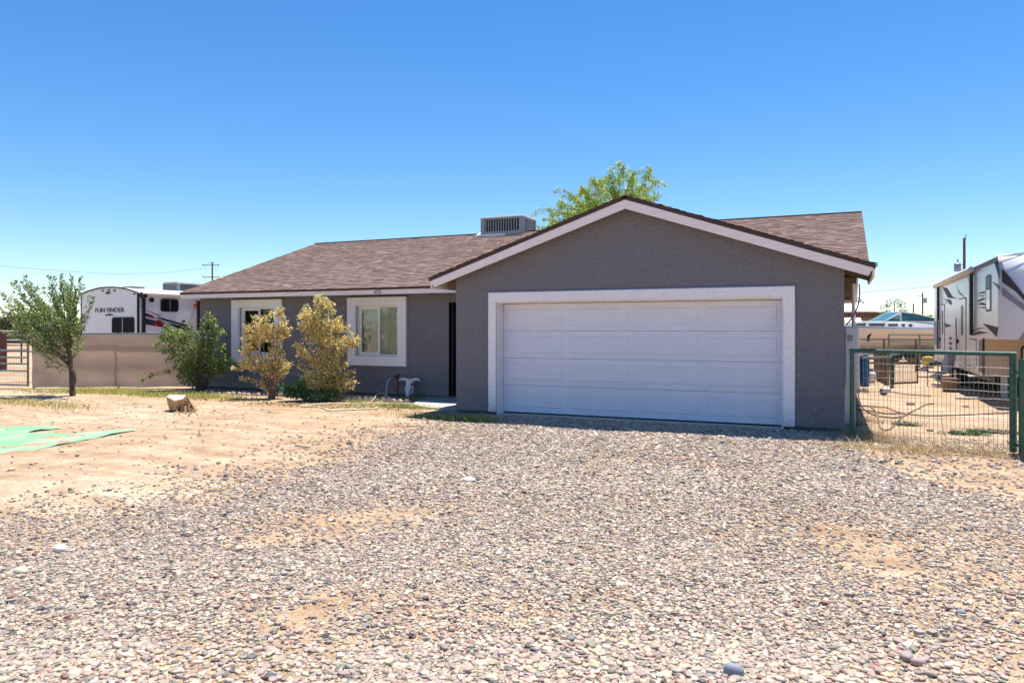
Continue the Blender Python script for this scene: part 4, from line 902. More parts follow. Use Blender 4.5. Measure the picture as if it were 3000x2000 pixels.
hull('fallen_bark', 'logend', [(1110, 450, .12), (1180, 540, .0), (1440, 950, .0), (1560, 940, .12), (1250, 620, .15), (1300, 980, .02)])
hull('splintered_side', 'logdark', [(1000, 600, -.05), (1130, 520, .05), (1180, 650, -.02), (1330, 820, -.02), (1420, 960, .0), (1050, 1010, -.05), (940, 990, -.04), (930, 700, -.08)])
for k in range(34):
    x = rs.uniform(760, 1400); y1_ = rs.uniform(960, 1080) - max(0, x - 1150) * .15; hgt = rs.uniform(80, 330) * (1 - max(0, x - 1000) / 700); d0 = rs.uniform(-.26, -.10); wd_ = rs.uniform(18, 55); sh_ = rs.uniform(-60, 60)
    a_, b_, c_, e_ = lc(x, y1_, d0), lc(x + wd_, y1_, d0), lc(x + wd_ * .7 + sh_, y1_ - hgt, d0 + .07), lc(x + sh_, y1_ - hgt * .85, d0 + .07)
    a_.z = b_.z = min(a_.z, 0.0) - .01
    MB().prism([a_, b_, c_, e_], (0, .03, 0)).build('splinter', ('logdark', 'logend', 'logdark')[k % 3], lgo, True)
tp = [(-300, 1226), (0, 1236), (124, 1243), (182, 1253), (120, 1260), (80, 1266), (180, 1271), (290, 1264), (385, 1256), (402, 1260), (300, 1280), (200, 1296), (90, 1313), (0, 1321), (-300, 1366)]
import bmesh
bm = bmesh.new(); vs_ = [bm.verts.new(gp(*q)) for q in tp]; bm.faces.new(vs_); bmesh.ops.triangulate(bm, faces=bm.faces)
for _ in range(4): bmesh.ops.subdivide_edges(bm, edges=[e for e in bm.edges if e.calc_length() > 0.22], cuts=1); bmesh.ops.triangulate(bm, faces=bm.faces)
for v in bm.verts:
    x, y = v.co.x, v.co.y; v.co.z = float(gz(x, y)) + 0.012 + 0.010 * math.sin(3.1 * x + 1.7 * y) + 0.009 * math.sin(9 * x - 6 * y) + 0.006 * math.sin(17 * y + 4 * x)
me = bpy.data.meshes.new('green_netting'); bm.to_mesh(me); bm.free(); me.polygons.foreach_set('use_smooth', [True] * len(me.polygons))
tag(link('green_netting', me, 'tarp'), 'green netting sheet half buried in the dirt at the left', 'netting')

# ================================================================== LEFT SCREEN FENCE AND GATE
fa_, fb_ = gp(100, 1138), Vector((XL - 0.05, 14.95, 0)); fd_ = (fb_ - fa_); fd_.z = 0; FL = fd_.length; fu = fd_.normalized(); fn = Vector((fu.y, -fu.x, 0)); FH = 1.47
fe = thing('screen_fence', 'tan shade cloth screen fence between the gate and the house corner', 'fence', fa_)
nn, mm_ = 90, 26; Vv = []
for i in range(nn):
    for j in range(mm_):
        s = i / (nn - 1); h = j / (mm_ - 1); y = 0.018 * math.sin(9 * s + 2 * h) * (1 - h) + 0.016 * math.sin(3.7 * h * math.pi + 8 * s + 2 * math.sin(5 * s)) * math.sin(math.pi * h) + 0.012 * math.sin(31 * s + 5 * h) * (1 - h)
        sag = 0.025 * math.sin(s * 17) * (1 - h)
        Vv.append(fa_ + fu * (s * (FL - .02)) + fn * (y + .085) + Vector((0, 0, 0.035 + (FH - .05) * h + sag * .4)))
Ff = [(i * mm_ + j, (i + 1) * mm_ + j, (i + 1) * mm_ + j + 1, i * mm_ + j + 1) for i in range(nn - 1) for j in range(mm_ - 1)]
cl = MB(); cl.v = [tuple(v) for v in Vv]; cl.f = Ff; cl.build('shade_cloth', 'screen', fe, True, smooth=True)
MB().tube([fa_ + Vector((0, 0, FH)), fb_ + Vector((0, 0, FH))], 0.022, 8).build('top_rail', 'teal', fe, True, smooth=True)
for s in (0.0, 0.5, 0.985):
    q = fa_ + fu * FL * s; MB().tube([q + Vector((0, 0, -.1)), q + Vector((0, 0, FH + .02))], 0.03, 8).build('post', 'teal', fe, True, smooth=True)
# pipe gate left of it
ga = fa_ - fu * 0.12; gu = (gp(-330, 1128) - ga); gu.z = 0; gu.normalize(); GL = 3.0
gt = thing('pipe_gate', 'grey-green pipe gate with wire mesh at the left edge', 'gate', ga)
for z in (0.09, 0.47, 0.66, 0.83, 1.02): MB().tube([ga + gu * .05 + Vector((0, 0, z)), ga + gu * GL + Vector((0, 0, z))], 0.022, 8).build('rail', 'teal', gt, True, smooth=True)
for s in (0.05, GL): MB().tube([ga + gu * s + Vector((0, 0, .06)), ga + gu * s + Vector((0, 0, 1.3 if s < 1 else 1.05))], 0.028, 8).build('upright', 'teal', gt, True, smooth=True)
wm = MB()
for k in range(58): wm.tube([ga + gu * (.08 + k * .05) + Vector((0, 0, .09)), ga + gu * (.08 + k * .05) + Vector((0, 0, .83))], 0.0025, 4, False)
for z in (.17, .25, .33, .41): wm.tube([ga + gu * .05 + Vector((0, 0, z)), ga + gu * GL + Vector((0, 0, z))], 0.0025, 4, False)
wm.build('wire_mesh', 'rustwire', gt, True, kind='stuff')
q = gp(8, 1086); tag(MB().box(-.11, .11, -.1, .1, -.2, 1.52).build('wooden_post', 'postbrown', bevel=.015), 'thick red-brown wooden post behind the pipe gate', 'post').location = (q.x, q.y, 0)
# corral rails beyond
def rail_fence(name, label, a, b, zs, r, n, mat, cat='fence', group=None):
    t = thing(name, label, cat, a, 0, group)
    for z in zs: MB().tube([a + Vector((0, 0, z)), b + Vector((0, 0, z))], r, 6).build('rail', mat, t, True)
    for k in range(n):
        p_ = a.lerp(b, k / (n - 1)); MB().tube([p_ + Vector((0, 0, -.1)), p_ + Vector((0, 0, max(zs) + .03))], r * 1.25, 6).build('post', mat, t, True)
rail_fence('corral_fence', 'dark low rail fence in the yard just behind the pipe gate', gp(-200, 1064), gp(150, 1064), (.55, .95), .03, 5, 'black')
rail_fence('corral_fence', 'brown rail fence far behind the pipe gate', gp(-250, 1035), gp(180, 1033), (.5, 1.0), .04, 6, 'postbrown')
rail_fence('corral_fence', 'white rail fence across the far corral at left', gp(-300, 1012), gp(260, 1010), (.5, .95, 1.4), .05, 7, 'whiteroof')
bn = at_t(30, HZ, 88); br = thing('barn', 'long low grey shed on the horizon behind the left gate', 'shed', (bn.x, bn.y, 0), TH)
MB().box(-9, 3, 0, 6, 0, 2.0).build('wall', 'barn', br); MB().prism([(-9.4, -.4, 2.0), (-9.4, 6.4, 2.0), (-9.4, 3, 2.9)], (12.8, 0, 0)).build('roof', 'olive', br)
for k in range(4): MB().box(-8 + k * 2.8, -6.2 + k * 2.8, -.06, 0.0, 0.1, 1.8).build('bay_door', 'rvlilac', br)
fv = at_t(175, HZ, 70); fvt = thing('parked_camper', 'small white camper in the distance half hidden by the young tree', 'camper', (fv.x, fv.y, 0), TH)
MB().prism([(-2.6, 0, .5), (2.6, 0, .5), (2.7, 0, 1.4), (2.2, 0, 2.2), (-2.3, 0, 2.25), (-2.7, 0, 1.6)], (0, 2.1, 0)).build('body', 'rv', fvt, bevel=.06)
MB().box(-1.2, 0.1, -.02, 0, 1.25, 1.8).build('window', 'darkglass', fvt)
for x in (-.9, .2): MB().tube([(x, -.05, .35), (x, .25, .35)], .35, 14).build('wheel', 'rubber', fvt)

# ================================================================== TRAVEL TRAILER (left)
al = 0.0; TL = Vector((-math.sin(al), math.cos(al), 0)); TX = Vector((math.cos(al), math.sin(al), 0))
tc_ = Vector((-19.955, 15.3, 0)); HWD = 1.205
tr = thing('travel_trailer', 'white travel trailer with red and black stripes behind the tan screen fence', 'trailer', tc_, al)
def tl(x, y, z): return tc_ + TX * x + TL * y + Vector((0, 0, z))
def tend(px, py, d=0.0): return on_plane(px, py, tc_ - TL * d, TL)
def tside(px, py, d=0.0): return on_plane(px, py, tc_ + TX * (HWD + d), TX)
arch = [(HWD * x, 2.65 + .18 * (1 - x * x)) for x in np.linspace(1, -1, 17)]
out = [(-HWD, .45)] + [(HWD, .45)] + arch
MB().prism([(x, 0, z) for x, z in out], (0, 6.4, 0)).build('body', 'rv', tr, smooth=False)
rf = MB(); ring1 = [(x * 1.012, z + .012) for x, z in arch]
rf.add([(x, y, z) for y in (-.03, 6.43) for x, z in ring1] , [(i, i + 1, i + 1 + 17, i + 17) for i in range(16)])
rf.build('roof', 'rvroof', tr, smooth=True)
MB().tube([(x * 1.01, -.012, z + .012) for x, z in arch], .022, 6).build('roof_edge', 'rvdark', tr)
for sx in (-1, 1): MB().box(min(sx * HWD, sx * (HWD + .02)), max(sx * HWD, sx * (HWD + .02)), -.02, .05, .45, 2.65).build('corner_trim', 'rvdark', tr)
def rrect(x0, x1, z0, z1, r, n=5):
    pts = []
    for cx_, cz_, a0 in ((x1 - r, z1 - r, 0), (x0 + r, z1 - r, 90), (x0 + r, z0 + r, 180), (x1 - r, z0 + r, 270)):
        for k in range(n): a = R(a0 + 90 * k / (n - 1)); pts.append((cx_ + r * math.cos(a), cz_ + r * math.sin(a)))
    return pts
def trailer_window(face, a0, a1, z0, z1, par, bar=True):
    if face == 'end': f = lambda u, z, d: (u, -d, z); nrm = (0, 1, 0)
    else: f = lambda u, z, d: (HWD + d, u, z); nrm = (-1, 0, 0)
    w_ = MB().prism([f(u, z, .02) for u, z in rrect(a0, a1, z0, z1, .08)], Vector(nrm) * .019).build('window', 'rvdark', par)
    MB().prism([f(u, z, .025) for u, z in rrect(a0 + .04, a1 - .04, z0 + .04, z1 - .04, .06)], Vector(nrm) * .004).build('pane', 'darkglass', w_)
    if bar: MB().prism([f((a0 + a1) / 2 - .012, z0 + .03, .032), f((a0 + a1) / 2 + .012, z0 + .03, .032), f((a0 + a1) / 2 + .012, z1 - .03, .032), f((a0 + a1) / 2 - .012, z1 - .03, .032)], Vector(nrm) * .006).build('mullion', 'steel', w_)
def lu(P_): d = P_ - tc_; return d.dot(TX), d.dot(TL), d.z
a = lu(tend(329, 929)); b = lu(tend(394, 984)); trailer_window('end', a[0], b[0], b[2] - .1, a[2], tr)
a = lu(tside(470, 874)); b = lu(tside(522, 914)); trailer_window('side', a[1], b[1], b[2], a[2], tr)
p = tend(320.5, 909, .006); text_mesh('lettering', 'FUN FINDER', .19, .004, 'rvdark', frame_mtx(p, TX, (0, 0, 1)), tr, 1.18, 0.0015)
def decal(name, mat, pts, par, fn_, nrm, th=.004, world=True):
    MB().prism([fn_(*q) for q in pts], Vector(nrm) * th).build(name, mat, par, world)
cA = lambda x, y: (200 + x / 5.6, 800 + y / 5.6)
decal('emblem', 'rvgrey', [cA(*q) for q in ((595, 695), (640, 668), (700, 665), (760, 685), (700, 690), (690, 706), (660, 688), (620, 704))], tr, lambda x, y: tend(x, y, .008), TL)
for x, y in ((570, 288), (668, 280), (765, 285)): 
    q = lu(tend(*cA(x, y))); MB().box(q[0] - .035, q[0] + .035, -.025, 0, q[2] - .025, q[2] + .025).build('marker_light', 'redlens', tr)
q = lu(tend(*cA(1085, 340))); MB().box(q[0] - .035, q[0] + .035, -.025, 0, q[2] - .022, q[2] + .022).build('marker_light', 'redlens', tr)
q = lu(tend(*cA(668, 322))); MB().tube([(q[0], 0, q[2]), (q[0], -.09, q[2] - .01)], .035, 10).build('rear_camera', 'black', tr)
sd = lambda x, y: tside(x, y, .006)
for mt, pts in (('rvdark', ((1255, 655), (1310, 668), (1300, 715), (1255, 700))), ('rvred', ((1310, 668), (1385, 690), (1445, 755), (1305, 718))),
                ('rvdark', ((1255, 735), (1420, 775), (1440, 870), (1255, 838))), ('rvred', ((1422, 776), (1490, 770), (1665, 910), (1450, 872))),
                ('rvdark', ((1430, 705), (1900, 832), (2080, 895), (1860, 855), (1560, 775))), ('rvdark', ((1610, 810), (1960, 880), (2060, 930), (1960, 950), (1770, 905))),
                ('rvlilac', ((1265, 600), (1425, 650), (1560, 705), (1425, 690))), ('rvdark', ((1440, 728), (1460, 728), (1720, 915), (1690, 912)))):
    decal('stripe', mt, [cA(*q) for q in pts], tr, sd, -TX, .003)
a = lu(tside(*cA(1215, 350))); b = lu(tside(*cA(1215, 990)))
MB().box(HWD + .02, HWD + .09, a[1] - .04, a[1] + .05, .7, a[2]).build('awning_arm', 'black', tr, bevel=.01)
MB().tube([(HWD + .10, a[1] - .1, a[2] + .02), (HWD + .10, 5.0, a[2] + .02)], .055, 10).build('awning_roll', 'rvroof', tr, smooth=True)
MB().box(HWD + .02, HWD + .15, a[1] - .12, a[1] + .08, a[2] - .10, a[2] + .07).build('awning_bracket', 'black', tr, bevel=.03)
b = lu(tside(*cA(2115, 600))); MB().box(HWD + .02, HWD + .10, b[1] - .04, b[1] + .04, .7, 2.5).build('awning_arm', 'black', tr, bevel=.01)
q = lu(tside(*cA(1355, 440))); MB().tube([(HWD, q[1], q[2]), (HWD + .06, q[1], q[2])], .07, 14).build('speaker', 'black', tr)
q = lu(tside(*cA(2072, 525))); MB().tube([(HWD, q[1], q[2]), (HWD + .06, q[1], q[2])], .055, 12).build('porch_light', 'amber', tr)
q = lu(tside(*cA(1890, 792))); MB().box(HWD, HWD + .02, q[1] - .05, q[1] + .05, q[2] - .03, q[2] + .03).build('outlet', 'rvdark', tr)
AY = 2.2
aco = MB().prism([(-.36, AY, 2.80), (.36, AY, 2.80), (.36, AY, 3.09), (.28, AY, 3.13), (-.28, AY, 3.13), (-.36, AY, 3.09)], (0, 1.3, 0)).build('roof_air_conditioner', 'acmetal', tr, bevel=.03)
for k in range(6): MB().box(.362, .374, AY + .1, AY + 1.2, 2.86 + k * .037, 2.878 + k * .037).build('louvre', 'coil', aco)
for k in range(5): MB().box(-.3, .3, AY - .01, AY - .001, 2.87 + k * .04, 2.888 + k * .04).build('louvre', 'coil', aco)
MB().box(-.2, .25, .6, 1.05, 2.80, 2.90).build('roof_vent', 'barn', tr, bevel=.02)
for y in (2.9, 3.8): MB().tube([(HWD - .25, y, .36), (HWD + .01, y, .36)], .36, 16).build('wheel', 'rubber', tr)
for y in (.5, 5.8): MB().box(-.8, -.7, y, y + .1, 0, .46).build('jack', 'steel', tr); MB().box(.7, .8, y, y + .1, 0, .46).build('jack', 'steel', tr)

# ================================================================== UTILITY POLES AND LINES
def hpole(label, px, py_top, t, r, arms, extra=None, group='utility poles'):
    b = at_t(px, HZ, t); b.z = 0; top = at_t(px, py_top, t)
    o = thing('utility_pole', label, 'pole', b, TH, group); h = top.z
    MB().tube([(0, 0, -.2), (0, 0, h * .5), (0, 0, h)], [r, r * .88, r * .75], 10).build('pole', 'pole', o, smooth=True)
    for z, wl_, wr in arms: MB().box(-wl_, wr, -.06 - r, -r, h - z - .06, h - z + .06).build('crossarm', 'pole', o)
    return o, h
o, h = hpole('distant power pole with two crossarms above the left roof edge', 622, 768, 125, .16, ((.52, 1.6, 1.25), (2.55, 1.5, 1.2)))
for z in (.52, 2.55):
    for s in (-1, 1): MB().bar((s * 1.25, -.25, h - z - .08), (s * .9, -.25, h - z - 1.05), .03, .03).build('brace', 'steel', o); MB().bar((s * .4, -.25, h - z - .3), (s * .9, -.25, h - z - 1.05), .03, .03).build('brace', 'steel', o)
    for x in (-1.5, 1.15): MB().lathe([(.04, 0), (.09, .08), (.05, .2), (.09, .26), (.02, .34)], (x, -.22, h - z + .06), 8).build('insulator', 'steel', o)
MB().box(-.7, .75, -.2, -.17, h - .12, h - .06).build('crossarm', 'pole', o)
o, h = hpole('brown power pole with grey transformer behind the white camper at right', 2825, 697, 60, .13, ())
MB().lathe([(.05, 0), (.26, .02), (.26, .62), (.20, .70), (.03, .72)], (-.55, 0, h - 2.75), 16).build('transformer', 'steel', o, smooth=True)
MB().bar((-.3, 0, h - 2.2), (0, 0, h - 2.2), .05, .05).build('bracket', 'steel', o); MB().bar((-.3, 0, h - 2.6), (0, 0, h - 2.6), .05, .05).build('bracket', 'steel', o)
MB().lathe([(.03, 0), (.06, .05), (.03, .12), (.06, .18), (.015, .34)], (-.52, 0, h - 2.03), 8).build('bushing', 'rvdark', o); MB().tube([(.12, 0, h - .1), (.14, 0, h + .32)], .035, 6).build('pin_insulator', 'steel', o)
o, h = hpole('slim far power pole with small transformer right of the boat', 2703, 857, 135, .15, ())
MB().lathe([(.05, 0), (.3, .02), (.3, .9), (.05, 1.0)], (.5, 0, h - 1.9), 12).build('transformer', 'steel', o); MB().box(-.8, 0, -.05, .05, h - .7, h - .6).build('crossarm', 'pole', o)
hpole('short plain pole standing just left of the far transformer pole', 2676, 890, 150, .16, ())
hpole('tiny pole far away beside the distant palm', 2707, 930, 210, .14, ())
def wire(label, pts, t, r=.018):
    P = [at_t(x, y, tt_) for x, y, tt_ in pts]; out = []
    for a, b in zip(P[:-1], P[1:]): out += [a.lerp(b, k / 6) for k in range(6)]
    out.append(P[-1]); tag(MB().tube(out, r, 4).build('power_line', 'cable'), label, 'wire')
wire('upper power line sagging across the sky from the distant pole to the left', [(-400, 725, 105), (0, 779, 110), (180, 794, 114), (330, 802, 118), (480, 800, 122), (604, 785, 125)], 0, .022)
wire('lower power line crossing the sky above the young tree', [(-400, 795, 105), (0, 827, 110), (280, 841, 116), (450, 842, 120), (605, 822, 125)], 0, .018)
wire('power line running to the camper behind the house eave at right', [(2380, 869, 70), (2530, 856, 66), (2740, 838, 62), (2824, 790, 60)], 0, .016)

# ================================================================== RIGHT SIDE: CABINET, MAST
cb = thing('electrical_cabinet', 'white electrical cabinet on the right wall of the garage', 'electrical cabinet', (.2, 13.4, .62))
MB().box(.075, .30, 13.3, 13.9, .62, 1.64).build('box', 'cabinet', cb, True, bevel=.012)
MB().box(.10, .275, 13.285, 13.299, .70, 1.60).build('cover', 'cabinet', cb, True)
MB().box(.12, .20, 13.279, 13.284, 1.40, 1.50).build('notice_label', 'rvlilac', cb, True)
MB().box(.078, .24, 13.45, 13.8, -.05, .62).build('conduit_chase', 'cabinet', cb, True)
mast = thing('service_mast', 'thin tan service mast pipe rising from the electrical cabinet', 'mast', (.25, 13.75, 1.64))
MB().tube([(.22, 13.75, 1.63), (.22, 13.75, 2.36)], .03, 8).build('pipe', 'fascia', mast, True, smooth=True)
MB().tube(bez((.30, 13.6, 2.35), (.36, 13.6, 1.95), (.10, 13.28, 1.66), 10), .010, 6).build('cable', 'cable', mast, True)

# ================================================================== FRONT GREEN GATE
gA, gB = G(2496, 1278), G(2968, 1328); gA.z = gB.z = 0; gd_ = (gB - gA).normalized(); gl = (gB - gA).length
gg = thing('green_gate', 'green pipe gate filled with welded wire mesh beside the garage', 'gate', gA)
HG = 1.275
MB().tube([gA + Vector((0, 0, .02)), gA + Vector((0, 0, HG))], .035, 10).build('upright', 'greenpaint', gg, True, smooth=True)
MB().tube([gB + Vector((0, 0, .02)), gB + Vector((0, 0, HG))], .042, 10).build('upright', 'greenpaint', gg, True, smooth=True)
MB().tube([gA + Vector((0, 0, HG)) - gd_ * .03, gB + Vector((0, 0, HG)) + gd_ * .04], .030, 10).build('top_rail', 'greenpaint', gg, True, smooth=True)
wm = MB(); rs = random.Random(4)
nv = int(gl / .055)
for k in range(1, nv):
    a = gA + gd_ * (gl * k / nv); wm.tube([a + gd_ * rs.uniform(-.008, .008) + Vector((0, 0, .03)), a + Vector((0, 0, .6)) + gd_ * rs.uniform(-.008, .008), a + Vector((0, 0, HG - .03))], .0028, 4, False)
for k in range(12):
    z = .06 + k * .103; P = [gA + gd_ * (gl * i / 10) + Vector((0, 0, z + rs.uniform(-.008, .008))) for i in range(11)]; wm.tube(P, .0030, 4, False)
wm.build('wire_mesh', 'wire', gg, True, kind='stuff')
q = G(2996, 1335); q.z = 0
gp_ = thing('gate_post', 'olive green pipe post at the right edge holding the gate hinges', 'post', q)
MB().tube([q + Vector((0, 0, -.2)), q + Vector((0, 0, 1.22))], .044, 12).build('post', 'greenpaint', gp_, True, smooth=True)
for z in (.12, 1.05): MB().tube([q + Vector((0, 0, z)), gB.lerp(q, .35) + Vector((0, 0, z))], .022, 8).build('hinge', 'greenpaint', gp_, True)
# low pipe frame further back and its dark mesh gate
a1, b1 = gp(2522, 1138), gp(2613, 1135)
ig = thing('inner_fence', 'short green pipe fence section beyond the front gate', 'fence', a1)
hz_ = at_t(2613, 1046, (b1 - Vector((0, 0, CAMH))).length and (CAMH * FPX / (1135 - HZ))).z
MB().tube([a1 + Vector((0, 0, hz_)), b1 + Vector((0, 0, hz_))], .03, 8).build('top_rail', 'teal', ig, True); MB().tube([b1 + Vector((0, 0, -.1)), b1 + Vector((0, 0, hz_))], .055, 10).build('post', 'greenpaint', ig, True)
a2, b2 = gp(2618, 1124), gp(2688, 1121); hz2 = .62
mg = thing('mesh_gate', 'small rusty mesh gate hanging behind the green gate', 'gate', a2)
for p0, p1 in ((a2, a2 + Vector((0, 0, hz2))), (b2, b2 + Vector((0, 0, hz2 + .25))), (a2 + Vector((0, 0, .02)), b2 + Vector((0, 0, .02))), (a2 + Vector((0, 0, hz2)), b2 + Vector((0, 0, hz2)))): MB().tube([p0, p1], .022, 8).build('frame_tube', 'postbrown', mg, True)
wm = MB()
for k in range(1, 14): q_ = a2.lerp(b2, k / 14); wm.tube([q_, q_ + Vector((0, 0, hz2))], .004, 4, False)
for k in range(1, 9): wm.tube([a2 + Vector((0, 0, hz2 * k / 9)), b2 + Vector((0, 0, hz2 * k / 9))], .004, 4, False)
wm.build('wire_mesh', 'rustwire', mg, True, kind='stuff')
# barrel, posts, tools, cables
q = gp(2533, 1130); bl_ = thing('plastic_barrel', 'blue plastic barrel beside the white cabinet', 'barrel', (q.x, q.y, 0))
hb_ = .85; rb = .125
MB().lathe([(rb * .9, 0), (rb, .03), (rb, .27), (rb * 1.04, .29), (rb, .31), (rb, .55), (rb * 1.04, .57), (rb, .59), (rb, .8), (rb * .9, hb_)], n=20).build('body', 'bluep', bl_, smooth=True)
MB().lathe([(.05, hb_), (.05, hb_ + .02)], (.03, 0, 0), 10).build('lid', 'bluep', bl_)
for k, (px, pb_, w_) in enumerate(((2566, 1098, .10), (2577, 1102, .12), (2587, 1106, .11), (2597, 1112, .13))):
    q = gp(px, pb_ + 14); o = MB().box(-w_ / 2, w_ / 2, -.05, .05, -.1, .95 + .03 * (k % 2)).build('wooden_post', 'wood', bevel=.01); o.location = (q.x, q.y, 0); o.rotation_euler = (0, .02 * (k - 1.5), .3 * k)
    tag(o, ['leftmost upright weathered plank behind the inner green fence', 'second upright weathered plank from the blue barrel', 'third upright weathered plank from the blue barrel', 'weathered plank right beside the dark green inner post'][k], 'post', 'planks behind the inner fence')
q = gp(2595, 1158); tl_ = thing('metal_tool', 'grey metal tool with a wheel and long thin handle lying on the dirt', 'tool', (q.x, q.y, 0), R(10))
MB().tube([(-.05, -.03, .09), (-.05, .03, .09)], .09, 12).build('wheel', 'rvgrey', tl_); MB().box(-.10, .10, -.06, .06, .06, .18).build('head', 'steel', tl_, bevel=.02); MB().tube([(.05, 0, .10), (.45, -.05, .04), (.95, -.15, .02)], .014, 6).build('handle', 'wood', tl_)
q = gp(2520, 1150); sk_ = thing('scrap_heap', 'small heap of white and brown scraps behind the left gate post', 'scrap', (q.x, q.y, 0)); rs = random.Random(8)
for k in range(7): 
    x, y = rs.uniform(-.2, .25), rs.uniform(-.12, .12); MB().prism([(x, y, 0), (x + rs.uniform(.06, .14), y + .02, 0), (x + .08, y + .07, rs.uniform(.05, .12)), (x + .01, y + .05, rs.uniform(.03, .1))], (.02, .03, .03)).build('scrap', ('rvlilac', 'wood', 'steel', 'logdark')[k % 4], sk_)
c6 = lambda x, y: (2400 + x / 4.6125, 1000 + y / 4.6125)
ground_tube('black_cable', 'long dark cable stretched across the dirt behind the green gate', 'cable', [c6(*q) for q in ((520, 925), (700, 950), (900, 985), (1100, 985), (1250, 1000), (1450, 1015), (1700, 1010), (2000, 1000), (2300, 985), (2560, 975))], .011, 'cable')
ground_tube('black_cable', 'dark cable looping down from the cabinet over the dirt', 'cable', [c6(*q) for q in ((470, 640), (520, 780), (570, 880), (640, 950), (760, 1010), (930, 1035), (1050, 1040), (1180, 1010))], .013, 'cable', zs=[.25, .12, 0, 0, 0, 0, 0, 0])
ground_tube('grey_hose', 'pale hose with a U-shaped bend lying behind the green gate', 'hose', [c6(*q) for q in ((690, 880), (770, 970), (800, 1080), (840, 1180), (920, 1200), (1000, 1150), (1080, 1070), (1200, 985), (1330, 920), (1440, 860), (1550, 850))], .014, 'twig')
ground_tube('black_cable', 'upper dark cable running from the cabinet corner to the right', 'cable', [c6(*q) for q in ((440, 860), (600, 880), (800, 895), (920, 905), (1050, 960), (1180, 1000))], .010, 'cable')
ground_tube('thin_stick', 'thin straight stick leaning low in the dry weeds by the gate', 'stick', [c6(*q) for q in ((1640, 1020), (1690, 1230), (1735, 1425))], .006, 'twig')
ground_tube('white_pipe', 'short white pipe lying at the foot of the green gate', 'pipe', [c6(*q) for q in ((810, 1430), (930, 1445))], .014, 'flash')

# ================================================================== BOAT
bc = at_t(2610, HZ, 35.0); bo = thing('motor_boat', 'white and cream motor boat on a trailer behind the low fences', 'boat', (bc.x, bc.y, 0), TH - R(3))
def sect(x):                                              # bow at -x
    u = (x + 3.9) / 7.6; hw = 1.15 * min(1, (u * 2.1 + .02)) ** .6 if u < .47 else 1.15; top = 1.52 + .16 * (1 - u) ** 2; keel = .55 + .75 * max(0, (.35 - u) / .35) ** 1.6; ch = keel + (top - keel) * .45
    return [(x, -hw, top), (x, -hw * .96, top - .10), (x, -hw * .80, ch), (x, 0, keel), (x, hw * .80, ch), (x, hw * .96, top - .10), (x, hw, top)]
xs_ = np.linspace(-3.88, 3.7, 20)
MB().loft([sect(x) for x in xs_]).build('hull', 'boatcream', bo, smooth=True)
dk = MB()
def deck(x):
    s = sect(x); hw = s[6][1]; tp = s[0][2]; u = (x + 3.9) / 7.6; rise = .26 * min(1, u * 3)
    return [(x, -hw, tp + .01), (x, -hw * .98, tp + .12), (x, -hw * .82, tp + .12 + rise), (x, hw * .82, tp + .12 + rise), (x, hw * .98, tp + .12), (x, hw, tp + .01)]
dk.loft([deck(x) for x in xs_]).build('deck', 'boat', bo, smooth=True)
for z, w_ in ((0.0, .045), (.075, .02)):
    MB().tube([(x, sect(x)[0][1] - .012, sect(x)[0][2] + z) for x in xs_], w_ * .5, 6).build('rub_rail', 'rvdark' if z else 'flash', bo)
for x0, x1 in ((-2.1, -1.55), (-1.5, -.75), (-.7, -.2), (-.12, .12), (.2, .45)):
    f = lambda x, k: Vector(deck(x)[1]).lerp(Vector(deck(x)[2]), k) + Vector((0, -.012, 0))
    MB().prism([f(x0 + .12, .12), f(x1, .12), f(x1 + .06, .62), f(x0 + .12, .55)], (0, .01, 0)).build('side_window', 'rvdark', bo)
zt = 1.92; 
fr = MB(); A0, A1, A2, A3 = Vector((-.72, -.9, zt)), Vector((.12, -.75, zt + .46)), Vector((.75, -.85, zt + .38)), Vector((2.1, -1.0, zt + .02))
for y in (1, -1):
    q = [Vector((v.x, v.y * y, v.z)) for v in (A0, A1, A2, A3)]
    for i in range(3): fr.tube([q[i], q[i + 1]], .025, 6)
    fr.tube([q[0], q[3]], .02, 6); fr.tube([Vector((.02, -.94 * y, zt)), q[1]], .022, 6)
fr.tube([A1, Vector((A1.x, -A1.y, A1.z))], .025, 6)
fr.build('windshield_frame', 'boat', bo)
for y in (1, -1): 
    MB().prism([(.02, -.93 * y, zt + .01), (A1.x, A1.y * y, A1.z), (A2.x, A2.y * y, A2.z), (A3.x, A3.y * y, A3.z)], (0, .008, 0)).build('side_pane', 'tealglass', bo)
MB().prism([(-.72, -.9, zt), (-.72, .9, zt), (A1.x, .75, A1.z), (A1.x, -.75, A1.z)], (.01, 0, 0)).build('front_pane', 'tealglass', bo)
MB().bar((-3.6, -.5, .42), (3.2, -.5, .42), .1, .12).build('trailer_beam', 'steel', bo); MB().bar((-3.6, .5, .42), (3.2, .5, .42), .1, .12).build('trailer_beam', 'steel', bo)
for x in (.6, 1.4): MB().tube([(x, -1.05, .34), (x, -.8, .34)], .34, 16).build('wheel', 'rubber', bo); MB().tube([(x, .8, .34), (x, 1.05, .34)], .34, 16).build('wheel', 'rubber', bo)
for x in (-2.4, 2.6): MB().box(x, x + .1, -.55, .55, .4, .9).build('bunk', 'wood', bo)
rail_fence('pipe_fence', 'brown pipe rail fence in front of the boat', gp(2500, 1085), gp(2780, 1092), (.45, .85, 1.2), .03, 4, 'pole')
rail_fence('pipe_fence', 'short grey-brown pipe corral panel in front of the cream hull', gp(2604, 1072), gp(2790, 1080), (1.05, 1.35), .035, 3, 'teal')
q = gp(2720, 1078); o = MB().lathe([(.2, 0), (.24, .3), (.22, .45), (.1, .48)], n=14).build('yellow_bucket', 'yellow', smooth=True); o.location = (q.x, q.y, 0); tag(o, 'yellow bucket on the dirt beside the white camper', 'bucket')
